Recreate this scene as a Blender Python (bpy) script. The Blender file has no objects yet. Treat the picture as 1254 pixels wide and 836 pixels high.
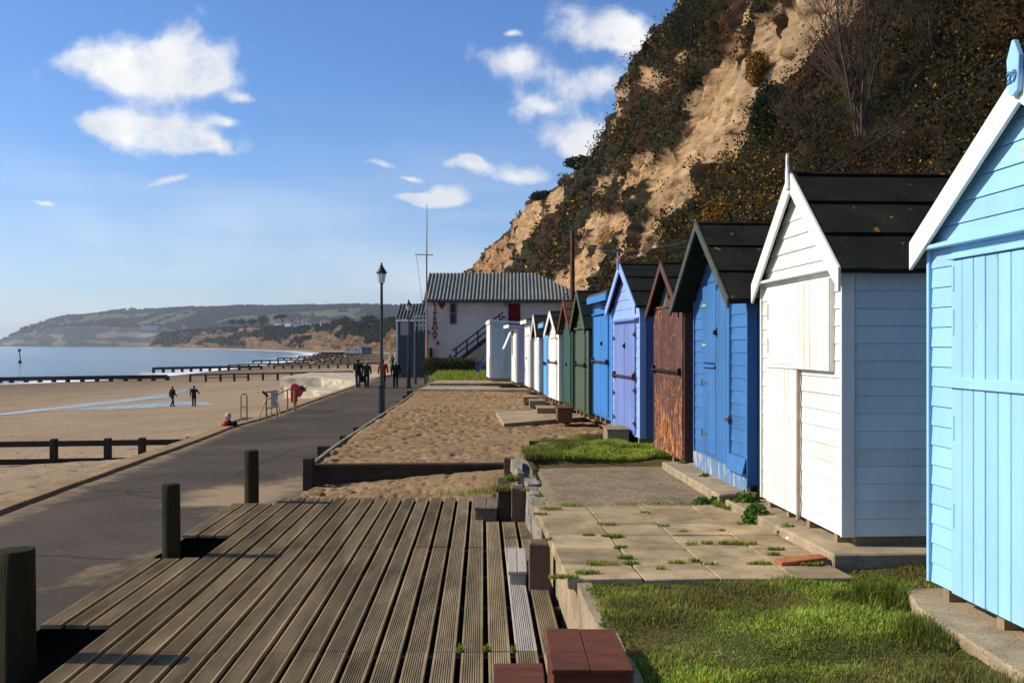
import bpy, math, random
import numpy as np
from mathutils import Vector, Matrix, Euler
random.seed(7); rng = np.random.default_rng(7)
R = math.radians
SC = bpy.context.scene
COL = SC.collection
# ------------------------------------------------------------------ survey of the view
F = 1233.0; CX = 627.0; HY = 422.0; EYE = 1.55          # focal length in photo pixels, horizon row, eye height
def gp(px, py, z):
    d = F*(EYE-z)/(py-HY); return Vector(((px-CX)/F*d, d, z))
def dp(px, py, d):
    return Vector(((px-CX)/F*d, d, EYE-(py-HY)/F*d))
def interp(x, t):
    return float(np.interp(x, [a[0] for a in t], [a[1] for a in t]))

# ------------------------------------------------------------------ noise (numpy)
def _hash(ix, iy, iz, seed):
    h = (ix.astype(np.int64)*374761393 + iy.astype(np.int64)*668265263 + iz.astype(np.int64)*2147483647 + seed*1274126177) & 0xffffffff
    h = ((h ^ (h >> 13))*1274126177) & 0xffffffff
    h = ((h ^ (h >> 16))*2246822519) & 0xffffffff
    return ((h ^ (h >> 15)) & 0xffffff)/float(0xffffff)
def vnoise(x, y, z=None, seed=0):
    x = np.asarray(x, float); y = np.asarray(y, float); z = np.zeros_like(x) if z is None else np.asarray(z, float)
    x, y, z = np.broadcast_arrays(x, y, z)
    ix, iy, iz = np.floor(x), np.floor(y), np.floor(z)
    fx, fy, fz = x-ix, y-iy, z-iz
    fx, fy, fz = [f*f*(3-2*f) for f in (fx, fy, fz)]
    r = 0
    for a in (0, 1):
        for b in (0, 1):
            for c in (0, 1):
                w = (fx if a else 1-fx)*(fy if b else 1-fy)*(fz if c else 1-fz)
                r = r + w*_hash(ix+a, iy+b, iz+c, seed)
    return r*2-1
def fbm(x, y, z=None, oct=4, seed=0, rough=.5):
    r = 0; a = 1; t = 0; f = 1.0
    for i in range(oct):
        r = r + a*vnoise(np.asarray(x)*f+i*17.3, np.asarray(y)*f+i*9.1, None if z is None else np.asarray(z)*f, seed+i); t += a; a *= rough; f *= 2.03
    return r/t

# ------------------------------------------------------------------ materials
MATS = {}
def _n(nt, t, **kw):
    n = nt.nodes.new(t)
    for k, v in kw.items(): setattr(n, k, v)
    return n
def pm(name, c1, c2=None, scale=4., detail=6., stretch=(1,1,1), rough=.7, bump=.2, bscale=None, bdist=.01, spec=.06,
       chips=None, chipc=(.25,.2,.15), chipscale=(6,6,1.2), grime=None, attr=None, speck=None, contrast=(.3,.7), metal=0., island=0., rrough=None):
    """procedural surface: two tones by noise, optional worn chips, grime, per-vertex tone and bump"""
    if name in MATS: return MATS[name]
    m = bpy.data.materials.new(name); m.use_nodes = True; nt = m.node_tree; L = nt.links.new
    b = nt.nodes['Principled BSDF']; b.inputs['Roughness'].default_value = rough; b.inputs['Specular IOR Level'].default_value = spec
    b.inputs['Metallic'].default_value = metal
    c2 = c2 or tuple(v*.8 for v in c1)
    tc = _n(nt, 'ShaderNodeTexCoord'); mp = _n(nt, 'ShaderNodeMapping'); mp.inputs['Scale'].default_value = stretch
    L(tc.outputs['Object'], mp.inputs[0])
    nz = _n(nt, 'ShaderNodeTexNoise'); nz.inputs['Scale'].default_value = scale; nz.inputs['Detail'].default_value = detail; nz.inputs['Roughness'].default_value = .62
    L(mp.outputs[0], nz.inputs['Vector'])
    cr = _n(nt, 'ShaderNodeValToRGB'); cr.color_ramp.elements[0].position = contrast[0]; cr.color_ramp.elements[1].position = contrast[1]
    cr.color_ramp.elements[0].color = (*c1, 1); cr.color_ramp.elements[1].color = (*c2, 1)
    L(nz.outputs[0], cr.inputs[0]); col = cr.outputs[0]
    def mix(a, bb, fac, mode='MIX'):
        x = _n(nt, 'ShaderNodeMix', data_type='RGBA', blend_type=mode)
        for k, v in ((0, fac), (6, a), (7, bb)):
            if isinstance(v, (tuple, list)): x.inputs[k].default_value = (*v, 1)
            elif isinstance(v, (int, float)): x.inputs[k].default_value = v
            else: L(v, x.inputs[k])
        return x.outputs[2]
    def ramp(src, p0, p1):
        r = _n(nt, 'ShaderNodeValToRGB'); r.color_ramp.elements[0].position = p0; r.color_ramp.elements[1].position = p1; L(src, r.inputs[0]); return r.outputs[0]
    if speck:
        s = _n(nt, 'ShaderNodeTexNoise'); s.inputs['Scale'].default_value = speck[1]; s.inputs['Detail'].default_value = 2; L(tc.outputs['Object'], s.inputs['Vector'])
        col = mix(col, speck[0], ramp(s.outputs[0], speck[2], speck[2]+.06))
    if grime:
        g = _n(nt, 'ShaderNodeTexNoise'); g.inputs['Scale'].default_value = grime[1]; g.inputs['Detail'].default_value = 8; g.inputs['Roughness'].default_value = .7; L(mp.outputs[0], g.inputs['Vector'])
        mm = _n(nt, 'ShaderNodeMath', operation='MULTIPLY'); L(ramp(g.outputs[0], .45, .7), mm.inputs[0]); mm.inputs[1].default_value = grime[2]
        col = mix(col, grime[0], mm.outputs[0])
    if island:
        gi = _n(nt, 'ShaderNodeNewGeometry'); mr = _n(nt, 'ShaderNodeMapRange'); L(gi.outputs['Random Per Island'], mr.inputs[0]); mr.inputs[3].default_value = 1-island; mr.inputs[4].default_value = 1+island
        mv = _n(nt, 'ShaderNodeCombineXYZ'); [L(mr.outputs[0], mv.inputs[i]) for i in range(3)]
        col = mix(col, mv.outputs[0], 1., 'MULTIPLY')
    if attr:
        a = _n(nt, 'ShaderNodeAttribute', attribute_name=attr); col = mix(col, a.outputs['Color'], 1., 'MULTIPLY')
    if chips is not None:
        mp2 = _n(nt, 'ShaderNodeMapping'); mp2.inputs['Scale'].default_value = chipscale; L(tc.outputs['Object'], mp2.inputs[0])
        c = _n(nt, 'ShaderNodeTexNoise'); c.inputs['Scale'].default_value = 2.6; c.inputs['Detail'].default_value = 9; c.inputs['Roughness'].default_value = .72; L(mp2.outputs[0], c.inputs['Vector'])
        src = c.outputs[0]
        if isinstance(chips, tuple):      # (threshold, z where the wear starts, extra wear per metre below it)
            sx = _n(nt, 'ShaderNodeSeparateXYZ'); L(tc.outputs['Object'], sx.inputs[0])
            q = _n(nt, 'ShaderNodeMath', operation='SUBTRACT'); q.inputs[0].default_value = chips[1]; L(sx.outputs[2], q.inputs[1])
            w = _n(nt, 'ShaderNodeMath', operation='MULTIPLY', use_clamp=True); L(q.outputs[0], w.inputs[0]); w.inputs[1].default_value = chips[2]
            ad = _n(nt, 'ShaderNodeMath', operation='ADD'); L(src, ad.inputs[0]); L(w.outputs[0], ad.inputs[1]); src = ad.outputs[0]; th = chips[0]
        else: th = chips
        col = mix(col, chipc, ramp(src, th, th+.015))
    L(col, b.inputs['Base Color'])
    if rrough:
        mr = _n(nt, 'ShaderNodeMapRange'); L(nz.outputs[0], mr.inputs[0]); mr.inputs[1].default_value=.3; mr.inputs[2].default_value=.7; mr.inputs[3].default_value = rrough[0]; mr.inputs[4].default_value = rrough[1]; L(mr.outputs[0], b.inputs['Roughness'])
    if bump:
        bn = _n(nt, 'ShaderNodeTexNoise'); bn.inputs['Scale'].default_value = bscale or scale*4; bn.inputs['Detail'].default_value = 8; bn.inputs['Roughness'].default_value = .65; L(mp.outputs[0], bn.inputs['Vector'])
        bp = _n(nt, 'ShaderNodeBump'); bp.inputs['Strength'].default_value = bump; bp.inputs['Distance'].default_value = bdist; L(bn.outputs[0], bp.inputs['Height']); L(bp.outputs[0], b.inputs['Normal'])
    MATS[name] = m; return m
def paint(name, c, worn=.72, chipc=(.3,.24,.17), rough=.55, grime=.25, bump=.25, **kw):
    return pm(name, c, tuple(v*.86 for v in c), scale=2.2, stretch=(1,1,.35), rough=rough, spec=.25, bump=bump, bscale=26, bdist=.004, speck=(tuple(v*.5+.03 for v in c), 22, .735), chips=worn, chipc=chipc,
              grime=(tuple(v*.45+.02 for v in c), 3.2, grime), island=.07, **kw)

M = dict(
 white=paint('white_paint', (.75,.735,.685), .70, (.50,.44,.36), grime=.28),
 cream=paint('cream_paint', (.80,.78,.68), .76, grime=.12),
 lightblue=paint('light_blue_paint', (.31,.58,.82), .69, (.55,.6,.62), grime=.12),
 blue=paint('blue_paint', (.045,.165,.40), .66, (.22,.25,.28), grime=.5),
 flatblue=paint('strong_blue_paint', (.035,.19,.50), .69, grime=.3),
 lilac=paint('lilac_blue_paint', (.20,.31,.64), .69, (.5,.5,.55), grime=.3),
 lilacdoor=paint('lilac_door_paint', (.155,.22,.50), .69, (.12,.13,.3), grime=.35),
 paleblue=paint('pale_grey_blue_paint', (.46,.60,.63), .70, grime=.35),
 green=paint('olive_green_paint', (.060,.085,.050), .71, (.2,.19,.14), grime=.35),
 dgreen=paint('dark_green_paint', (.018,.07,.05), .72, grime=.3),
 sky=paint('sky_blue_paint', (.10,.36,.66), .72, grime=.2),
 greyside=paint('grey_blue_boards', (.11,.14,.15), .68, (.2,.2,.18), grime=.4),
 brownpaint=pm('peeling_brown_paint', (.115,.060,.052), (.075,.036,.033), scale=3, stretch=(1,1,.3), rough=.6, bump=.5, bscale=30, bdist=.005, chips=(.595,1.25,.06), chipc=(.62,.235,.05), chipscale=(5,13,3.2), island=.1),
 felt=pm('roof_felt', (.012,.015,.013), (.024,.027,.022), scale=5, rough=.95, bump=.9, bscale=80, bdist=.02, speck=((.09,.09,.08),120,.66), spec=.04),
 feltmoss=pm('mossy_roof_felt', (.012,.015,.013), (.028,.032,.024), scale=3, rough=.95, bump=.9, bscale=70, bdist=.02, speck=((.35,.13,.02),9,.70), spec=.04),
 feltgrey=pm('grey_roof_felt', (.055,.068,.060), (.09,.10,.085), scale=9, rough=.95, bump=.6, bscale=60, bdist=.008, spec=.04),
 rust=pm('rusty_iron', (.05,.03,.022), (.12,.055,.03), scale=30, rough=.8, bump=.5, metal=.3),
 iron=pm('dark_iron', (.02,.02,.02), (.04,.035,.03), scale=20, rough=.6, bump=.3, metal=.5),
 blackpaint=pm('black_gloss_paint', (.010,.010,.011), (.016,.016,.016), scale=8, rough=.35, bump=.1, spec=.5),
 rawwood=pm('raw_timber', (.30,.22,.13), (.20,.15,.09), scale=4, stretch=(1,1,.4), rough=.85, bump=.5, bscale=30),
 oldwood=pm('weathered_timber', (.20,.165,.12), (.11,.09,.065), scale=5, stretch=(2,.35,2), rough=.9, bump=.8, bscale=25, bdist=.012, grime=((.05,.045,.03),4,.6)),
 paletimber=pm('bleached_timber', (.33,.29,.23), (.17,.145,.11), scale=5, stretch=(3,.3,3), rough=.9, bump=.9, bscale=20, bdist=.015, grime=((.07,.06,.045),3,.6)),
 darktimber=pm('dark_wet_timber', (.035,.028,.02), (.07,.055,.04), scale=5, stretch=(1,.4,1), rough=.8, bump=.7, bscale=25),
 postwood=pm('green_stained_post', (.060,.052,.030), (.030,.027,.017), scale=6, stretch=(2.5,2.5,.18), rough=.9, bump=1., bscale=14, bdist=.05, grime=((.025,.035,.012),5,.6)),
 redwood=pm('red_brown_painted_wood', (.15,.055,.028), (.10,.035,.020), scale=6, stretch=(.6,2,2), rough=.6, bump=.5, bscale=35, bdist=.005, grime=((.035,.015,.018),3.5,.7), chips=.76, chipc=(.2,.13,.09), chipscale=(3,3,3)),
 brick=pm('orange_offcut', (.42,.15,.06), (.30,.10,.045), scale=10, rough=.9, bump=.5),
 concrete=pm('weathered_concrete', (.43,.33,.21), (.28,.215,.14), scale=5, rough=.92, bump=.5, bscale=60, bdist=.008, speck=((.12,.1,.07),70,.6), grime=((.10,.085,.05),2,.55)),
 slab=pm('paving_slab', (.41,.305,.18), (.24,.18,.108), scale=3.2, rough=.92, bump=.4, bscale=50, bdist=.006, speck=((.15,.12,.08),90,.62), grime=((.12,.10,.06),1.6,.65), island=.16),
 pad=pm('gritty_concrete', (.29,.22,.135), (.18,.138,.088), scale=7, rough=.95, spec=.05, bump=.9, bscale=45, bdist=.02, speck=((.45,.38,.27),45,.60), grime=((.07,.055,.03),1.5,.55)),
 asphalt=pm('worn_asphalt', (.085,.072,.062), (.052,.045,.040), scale=.8, rough=.93, bump=.5, bscale=90, bdist=.008, speck=((.17,.15,.13),140,.66), grime=((.30,.22,.13),.42,.42)),
 kerb=pm('sandy_kerb_stone', (.36,.25,.14), (.24,.16,.09), scale=2, rough=.92, bump=.5, bscale=30, grime=((.12,.09,.05),1.5,.5)),
 palewall=pm('pale_sea_wall', (.62,.55,.42), (.30,.25,.17), scale=.8, stretch=(1,1,2.5), rough=.9, bump=.6, bscale=8, bdist=.05, grime=((.12,.11,.06),1.1,.7)),
 soil=pm('shade_dark_soil', (.03,.022,.014), (.016,.012,.008), scale=6, rough=1, bump=.8, bscale=30, bdist=.02),  # soil colour darkened to stand in for the shade in the deck notches
 turf=pm('turf_soil', (.075,.085,.022), (.17,.13,.055), scale=9, rough=1, bump=1., bscale=60, bdist=.04, speck=((.03,.035,.012),60,.55)),
 leaf=None,
)
def attr_leaf(name, rough=.7, trans=.25, spec=.06):
    m = bpy.data.materials.new(name); m.use_nodes = True; nt = m.node_tree; b = nt.nodes['Principled BSDF']
    a = _n(nt, 'ShaderNodeAttribute', attribute_name='tone'); nt.links.new(a.outputs['Color'], b.inputs['Base Color'])
    b.inputs['Roughness'].default_value = rough; b.inputs['Specular IOR Level'].default_value = spec
    if trans:
        tr = _n(nt, 'ShaderNodeBsdfTranslucent'); nt.links.new(a.outputs['Color'], tr.inputs[0]); ms = _n(nt, 'ShaderNodeMixShader'); ms.inputs[0].default_value = trans
        nt.links.new(b.outputs[0], ms.inputs[1]); nt.links.new(tr.outputs[0], ms.inputs[2]); nt.links.new(ms.outputs[0], nt.nodes['Material Output'].inputs[0])
    return m
M['leaf'] = attr_leaf('leaf_surface'); M['grassblade'] = attr_leaf('grass_blade', .6, .4)

# ------------------------------------------------------------------ object helpers
def tag(o, label=None, cat=None, group=None, kind=None):
    if label: o['label'] = label
    if cat: o['category'] = cat
    if group: o['group'] = group
    if kind: o['kind'] = kind
    return o
def empty(name, loc=(0,0,0), rz=0., label=None, cat=None, group=None):
    o = bpy.data.objects.new(name, None); COL.objects.link(o); o.location = loc; o.rotation_euler = (0,0,rz); o.empty_display_size = .2
    return tag(o, label, cat, group)
class MB:
    def __init__(s): s.v = []; s.f = []; s.m = []
    def add(s, vs, fs, mi=0):
        n = len(s.v); s.v += [tuple(v) for v in vs]; s.f += [tuple(n+i for i in f) for f in fs]; s.m += [mi]*len(fs); return s
    def hexa(s, p, mi=0):      # p: 4 bottom (ccw) + 4 top
        return s.add(p, [(3,2,1,0),(4,5,6,7),(0,1,5,4),(1,2,6,5),(2,3,7,6),(3,0,4,7)], mi)
    def box(s, x0, x1, y0, y1, z0, z1, mi=0):
        return s.hexa([(x0,y0,z0),(x1,y0,z0),(x1,y1,z0),(x0,y1,z0),(x0,y0,z1),(x1,y0,z1),(x1,y1,z1),(x0,y1,z1)], mi)
    def prism(s, poly, axis, a, b, mi=0):   # poly: 2D pts in the other two axes, extruded on axis from a to b
        def P(u, v, w): return {0:(w,u,v), 1:(u,w,v), 2:(u,v,w)}[axis]
        n = len(poly); vs = [P(u,v,a) for u,v in poly]+[P(u,v,b) for u,v in poly]
        fs = [tuple(range(n))[::-1], tuple(range(n,2*n))]+[(i,(i+1)%n,n+(i+1)%n,n+i) for i in range(n)]
        return s.add(vs, fs, mi)
    def tube(s, pts, rad, n=8, mi=0, cap=True):
        pts = [Vector(p) for p in pts]; rad = rad if isinstance(rad, (list,tuple)) else [rad]*len(pts); vs = []; fs = []
        for i, p in enumerate(pts):
            t = (pts[min(i+1,len(pts)-1)]-pts[max(i-1,0)]).normalized()
            u = t.cross(Vector((0,0,1)));
            if u.length < .05: u = t.cross(Vector((0,1,0)))
            u.normalize(); w = u.cross(t)
            for k in range(n):
                a = 2*math.pi*k/n; vs.append(p+(u*math.cos(a)+w*math.sin(a))*rad[i])
        for i in range(len(pts)-1):
            for k in range(n): fs.append((i*n+k, i*n+(k+1)%n, (i+1)*n+(k+1)%n, (i+1)*n+k))
        if cap: fs += [tuple(range(n))[::-1], tuple(range((len(pts)-1)*n, len(pts)*n))]
        return s.add(vs, fs, mi)
    def lathe(s, prof, n=16, mi=0, c=(0,0)):
        vs = []; fs = []
        for r, z in prof:
            for k in range(n): a = 2*math.pi*k/n; vs.append((c[0]+r*math.cos(a), c[1]+r*math.sin(a), z))
        for i in range(len(prof)-1):
            for k in range(n): fs.append((i*n+k, i*n+(k+1)%n, (i+1)*n+(k+1)%n, (i+1)*n+k))
        fs += [tuple(range(n))[::-1], tuple(range((len(prof)-1)*n, len(prof)*n))]
        return s.add(vs, fs, mi)
    def bar(s, a, b, w, h, mi=0):      # rectangular bar from a to b
        a = Vector(a); b = Vector(b); t = (b-a).normalized(); u = t.cross(Vector((0,0,1)))
        if u.length < .05: u = Vector((1,0,0))
        u.normalize(); v = u.cross(t); u *= w/2; v *= h/2
        return s.hexa([a-u-v, a+u-v, b+u-v, b-u-v, a-u+v, a+u+v, b+u+v, b-u+v], mi)
    def build(s, name, mats, parent=None, smooth=False, bevel=0):
        me = bpy.data.meshes.new(name); me.from_pydata([tuple(v) for v in s.v], [], s.f)
        for m in (mats if isinstance(mats, (list,tuple)) else [mats]): me.materials.append(m)
        me.polygons.foreach_set('material_index', s.m)
        if smooth: me.polygons.foreach_set('use_smooth', [True]*len(s.f))
        me.update(); o = bpy.data.objects.new(name, me); COL.objects.link(o); o.parent = parent
        if bevel:
            b = o.modifiers.new('bevel','BEVEL'); b.width = bevel; b.segments = 1; b.limit_method = 'ANGLE'
        return o
def npmesh(name, V, Fc, mat, parent=None, smooth=False, tone=None, nper=4):
    me = bpy.data.meshes.new(name); V = np.asarray(V, np.float32); Fc = np.asarray(Fc, np.int32)
    me.vertices.add(len(V)); me.vertices.foreach_set('co', V.ravel())
    me.loops.add(Fc.size); me.loops.foreach_set('vertex_index', Fc.ravel())
    me.polygons.add(len(Fc)); me.polygons.foreach_set('loop_start', np.arange(len(Fc), dtype=np.int32)*Fc.shape[1])
    try: me.polygons.foreach_set('loop_total', np.full(len(Fc), Fc.shape[1], np.int32))
    except Exception: pass
    me.materials.append(mat)
    me.update(calc_edges=True); me.validate()
    if smooth: me.polygons.foreach_set('use_smooth', np.ones(len(Fc), bool))
    if tone is not None:
        a = me.color_attributes.new('tone','FLOAT_COLOR','POINT'); c = np.ones((len(V),4), np.float32); c[:,:3] = tone; a.data.foreach_set('color', c.ravel())
    o = bpy.data.objects.new(name, me); COL.objects.link(o); o.parent = parent; return o
def gridmesh(name, P, mat, parent=None, smooth=True, tone=None):    # P: (n,m,3)
    n, m = P.shape[:2]; idx = np.arange(n*m).reshape(n, m)
    Fc = np.stack([idx[:-1,:-1], idx[:-1,1:], idx[1:,1:], idx[1:,:-1]], -1).reshape(-1,4)
    return npmesh(name, P.reshape(-1,3), Fc, mat, parent, smooth, None if tone is None else tone.reshape(-1,3))
def leaves(name, C, size, tone, mat, parent=None, up=.0):
    """many leaf-sized quads, one at each centre C, turned at random"""
    n = len(C); size = np.broadcast_to(size, n)
    a = rng.normal(size=(n,3)); a[:,2] += up; a /= np.linalg.norm(a, axis=1)[:,None]
    b = rng.normal(size=(n,3)); b = np.cross(a, b); b /= np.linalg.norm(b, axis=1)[:,None]+1e-9
    u = a*size[:,None]*.5; w = b*size[:,None]*.30
    V = np.stack([C-u, C+w, C+u, C-w], 1).reshape(-1,3)
    Fc = np.arange(n*4).reshape(n,4)
    return npmesh(name, V, Fc, mat, parent, False, np.repeat(tone, 4, 0))
def blades(name, base, h, w, tone, lean=.5, parent=None):
    """grass blades: a quad and a tip each"""
    n = len(base); a = rng.uniform(0, 2*np.pi, n); l = rng.uniform(.1, 1, n)*lean
    dx = np.stack([np.cos(a), np.sin(a), np.zeros(n)], 1); px = np.stack([-np.sin(a), np.cos(a), np.zeros(n)], 1)*np.broadcast_to(w, n)[:,None]*.5
    h = np.broadcast_to(h, n)[:,None]; l = l[:,None]; z = np.array([[0,0,1.]])
    m = base+z*h*.6+dx*h*l*.35; t = base+z*h*(1-.35*l)+dx*h*l
    V = np.stack([base-px, base+px, m+px*.8, m-px*.8, t], 1).reshape(-1,3)
    i = np.arange(n)[:,None]*5
    F3 = np.concatenate([i+np.array([[0,1,2]]), i+np.array([[0,2,3]]), i+np.array([[3,2,4]])], 0)
    return npmesh(name, V, F3, M['grassblade'], parent, False, np.repeat(tone, 5, 0))
def tones(n, cols, weights, var=.25):
    cols = np.array(cols); k = rng.choice(len(cols), n, p=np.array(weights)/sum(weights)); return np.clip(cols[k]*(1+rng.uniform(-var, var, (n,1))), 0, 1)
def copy_tree(o, parent=None):
    c = o.copy(); COL.objects.link(c); c.parent = parent
    for ch in list(o.children): copy_tree(ch, c)
    return c
def text_mesh(txt, size, depth, name, mat, parent, bold=.0):
    cu = bpy.data.curves.new('t','FONT'); cu.body = txt; cu.size = size; cu.extrude = depth; cu.align_x = 'CENTER'; cu.align_y = 'CENTER'; cu.offset = bold
    t = bpy.data.objects.new('t', cu); COL.objects.link(t); bpy.context.view_layer.update()
    me = bpy.data.meshes.new_from_object(t.evaluated_get(bpy.context.evaluated_depsgraph_get()))
    COL.objects.unlink(t); bpy.data.objects.remove(t)
    me.materials.clear(); me.materials.append(mat); o = bpy.data.objects.new(name, me); COL.objects.link(o); o.parent = parent; return o

# ================================================================== CAMERA, SKY, SUN
cam = bpy.data.cameras.new('camera'); co = bpy.data.objects.new('camera', cam); COL.objects.link(co)
co.location = (0,0,EYE); co.rotation_euler = (R(90),0,0); cam.sensor_width = 36; cam.lens = F/1254*36; cam.shift_y = 4/1254.; cam.clip_end = 40000; cam.clip_start = .05
SC.camera = co
SUN_EL = R(34); LX, LY = -1., .07
az = math.atan2(LX, LY)                                   # compass bearing of the sun measured from +Y towards +X
sl = bpy.data.lights.new('sun','SUN'); so = bpy.data.objects.new('sun', sl); COL.objects.link(so)
sl.energy = 5.0; sl.angle = R(.5); sl.color = (1,.905,.73)
sd = Vector((math.sin(az)*math.cos(SUN_EL), math.cos(az)*math.cos(SUN_EL), math.sin(SUN_EL)))
so.rotation_euler = sd.to_track_quat('Z','Y').to_euler(); so.location = sd*200
def make_world():
    w = bpy.data.worlds.new('World'); SC.world = w; w.use_nodes = True; nt = w.node_tree; L = nt.links.new
    bg = nt.nodes['Background']; bg.inputs[1].default_value = .115
    sky = _n(nt, 'ShaderNodeTexSky', sky_type='NISHITA'); sky.sun_disc = False; sky.sun_elevation = SUN_EL; sky.sun_rotation = az
    sky.air_density = 1.0; sky.dust_density = .35; sky.ozone_density = 6.0; sky.altitude = 0
    hs = _n(nt, 'ShaderNodeHueSaturation'); hs.inputs['Saturation'].default_value = SKY_SAT; hs.inputs['Value'].default_value = SKY_VAL; L(sky.outputs[0], hs.inputs['Color'])
    tc = _n(nt, 'ShaderNodeTexCoord'); sx = _n(nt, 'ShaderNodeSeparateXYZ'); L(tc.outputs['Generated'], sx.inputs[0])
    def math2(op, a, b=None, clamp=False):
        m = _n(nt, 'ShaderNodeMath', operation=op, use_clamp=clamp)
        for i, v in enumerate((a, b)):
            if v is None: continue
            if isinstance(v, (int,float)): m.inputs[i].default_value = v
            else: L(v, m.inputs[i])
        return m.outputs[0]
    yy = math2('MAXIMUM', sx.outputs[1], .02)
    u = math2('DIVIDE', sx.outputs[0], yy); v = math2('DIVIDE', sx.outputs[2], yy)
    cv = _n(nt, 'ShaderNodeCombineXYZ'); L(u, cv.inputs[0]); L(v, cv.inputs[1])
    # edges of the clouds are torn by warping the direction with noise
    wn = _n(nt, 'ShaderNodeTexNoise'); wn.inputs['Scale'].default_value = 9; wn.inputs['Detail'].default_value = 5; L(cv.outputs[0], wn.inputs['Vector'])
    ws = _n(nt, 'ShaderNodeVectorMath', operation='SUBTRACT'); L(wn.outputs['Color'], ws.inputs[0]); ws.inputs[1].default_value = (.5,.5,.5)
    wm = _n(nt, 'ShaderNodeVectorMath', operation='MULTIPLY'); L(ws.outputs[0], wm.inputs[0]); wm.inputs[1].default_value = (.075,.055,0)
    wa = _n(nt, 'ShaderNodeVectorMath', operation='ADD'); L(cv.outputs[0], wa.inputs[0]); L(wm.outputs[0], wa.inputs[1])
    best = None
    for (px, py, rx, ry) in CLOUDS:
        rx *= 1.06; ry *= 1.06
        s = _n(nt, 'ShaderNodeVectorMath', operation='SUBTRACT'); L(wa.outputs[0], s.inputs[0]); s.inputs[1].default_value = ((px-CX)/F, (HY-py)/F, 0)
        d = _n(nt, 'ShaderNodeVectorMath', operation='MULTIPLY'); L(s.outputs[0], d.inputs[0]); d.inputs[1].default_value = (F/rx, F/ry, 0)
        l = _n(nt, 'ShaderNodeVectorMath', operation='LENGTH'); L(d.outputs[0], l.inputs[0])
        g = math2('MULTIPLY', l.outputs['Value'], l.outputs['Value']); g = math2('EXPONENT', math2('MULTIPLY', g, -1.0))
        best = g if best is None else math2('ADD', best, g)
    fn = _n(nt, 'ShaderNodeTexNoise'); fn.inputs['Scale'].default_value = 17; fn.inputs['Detail'].default_value = 12; fn.inputs['Roughness'].default_value = .62; fn.inputs['Distortion'].default_value = .15; L(cv.outputs[0], fn.inputs['Vector'])
    e = math2('MINIMUM', best, 1.1); e = math2('ADD', e, math2('MULTIPLY', math2('SUBTRACT', fn.outputs[0], .5), 2.4))
    mr = _n(nt, 'ShaderNodeMapRange', interpolation_type='SMOOTHSTEP'); L(e, mr.inputs[0]); mr.inputs[1].default_value = .26; mr.inputs[2].default_value = 1.25
    front = math2('GREATER_THAN', sx.outputs[1], .05)
    # thin high streaks everywhere
    mp = _n(nt, 'ShaderNodeMapping'); mp.inputs['Scale'].default_value = (2,2,14); mp.inputs['Rotation'].default_value = (0, .12, 0); L(tc.outputs['Generated'], mp.inputs[0])
    cn = _n(nt, 'ShaderNodeTexNoise'); cn.inputs['Scale'].default_value = 1.6; cn.inputs['Detail'].default_value = 7; L(mp.outputs[0], cn.inputs['Vector'])
    cr = _n(nt, 'ShaderNodeMapRange', interpolation_type='SMOOTHSTEP'); L(cn.outputs[0], cr.inputs[0]); cr.inputs[1].default_value = .25; cr.inputs[2].default_value = .80; cr.inputs[4].default_value = .60
    low = _n(nt, 'ShaderNodeMapRange'); L(sx.outputs[2], low.inputs[0]); low.inputs[1].default_value = .02; low.inputs[2].default_value = .24; low.inputs[3].default_value = 1; low.inputs[4].default_value = 0
    fac = math2('MAXIMUM', math2('MULTIPLY', mr.outputs[0], math2('MULTIPLY', math2('MULTIPLY', math2('SUBTRACT', best, .06), 8., True), front)), math2('MULTIPLY', cr.outputs[0], low.outputs[0]))
    shade = _n(nt, 'ShaderNodeTexNoise'); shade.inputs['Scale'].default_value = 11; shade.inputs['Detail'].default_value = 4; L(wa.outputs[0], shade.inputs['Vector'])
    cc = _n(nt, 'ShaderNodeValToRGB'); L(shade.outputs[0], cc.inputs[0]); cc.color_ramp.elements[0].position = .35; cc.color_ramp.elements[1].position = .62
    cc.color_ramp.elements[0].color = (*[c*CLOUD_V for c in (.72,.76,.84)],1); cc.color_ramp.elements[1].color = (*[c*CLOUD_V for c in (1,1,.98)],1)
    mx = _n(nt, 'ShaderNodeMix', data_type='RGBA'); L(fac, mx.inputs[0]); tint = _n(nt, 'ShaderNodeMix', data_type='RGBA', blend_type='MULTIPLY'); tint.inputs[0].default_value = 1; L(hs.outputs[0], tint.inputs[6]); tint.inputs[7].default_value = (.93,.97,1.10,1); L(tint.outputs[2], mx.inputs[6]); L(cc.outputs[0], mx.inputs[7]); L(mx.outputs[2], bg.inputs[0])
SKY_SAT = 1.10; SKY_VAL = 1.0; CLOUD_V = 7.4
CLOUDS = [(95,68,42,20),(150,88,60,24),(205,78,55,30),(238,62,46,32),(262,92,34,14),(300,112,18,7),
 (120,150,42,15),(175,158,55,24),(225,158,58,30),(262,182,36,14),(215,218,30,6),(285,144,16,7),
 (735,28,52,30),(772,42,36,24),(630,78,48,28),(728,98,44,21),(655,128,42,15),(690,164,44,23),(722,176,34,24),
 (575,200,52,10),(640,214,42,10),(528,248,40,8),(498,251,36,7),(550,236,26,13),(455,205,22,7),(490,222,20,6),(575,190,18,8),(625,36,16,6),(50,250,16,4)]
make_world()
vs = SC.view_settings; vs.view_transform = 'Standard'; vs.look = 'None'; vs.gamma = 1; vs.use_curve_mapping = False; vs.exposure = 0.27
SC.cycles.max_bounces = 6; SC.cycles.diffuse_bounces = 3; SC.cycles.glossy_bounces = 2; SC.cycles.transmission_bounces = 4; SC.cycles.volume_bounces = 0; SC.cycles.caustics_reflective = False; SC.cycles.caustics_refractive = False

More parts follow.
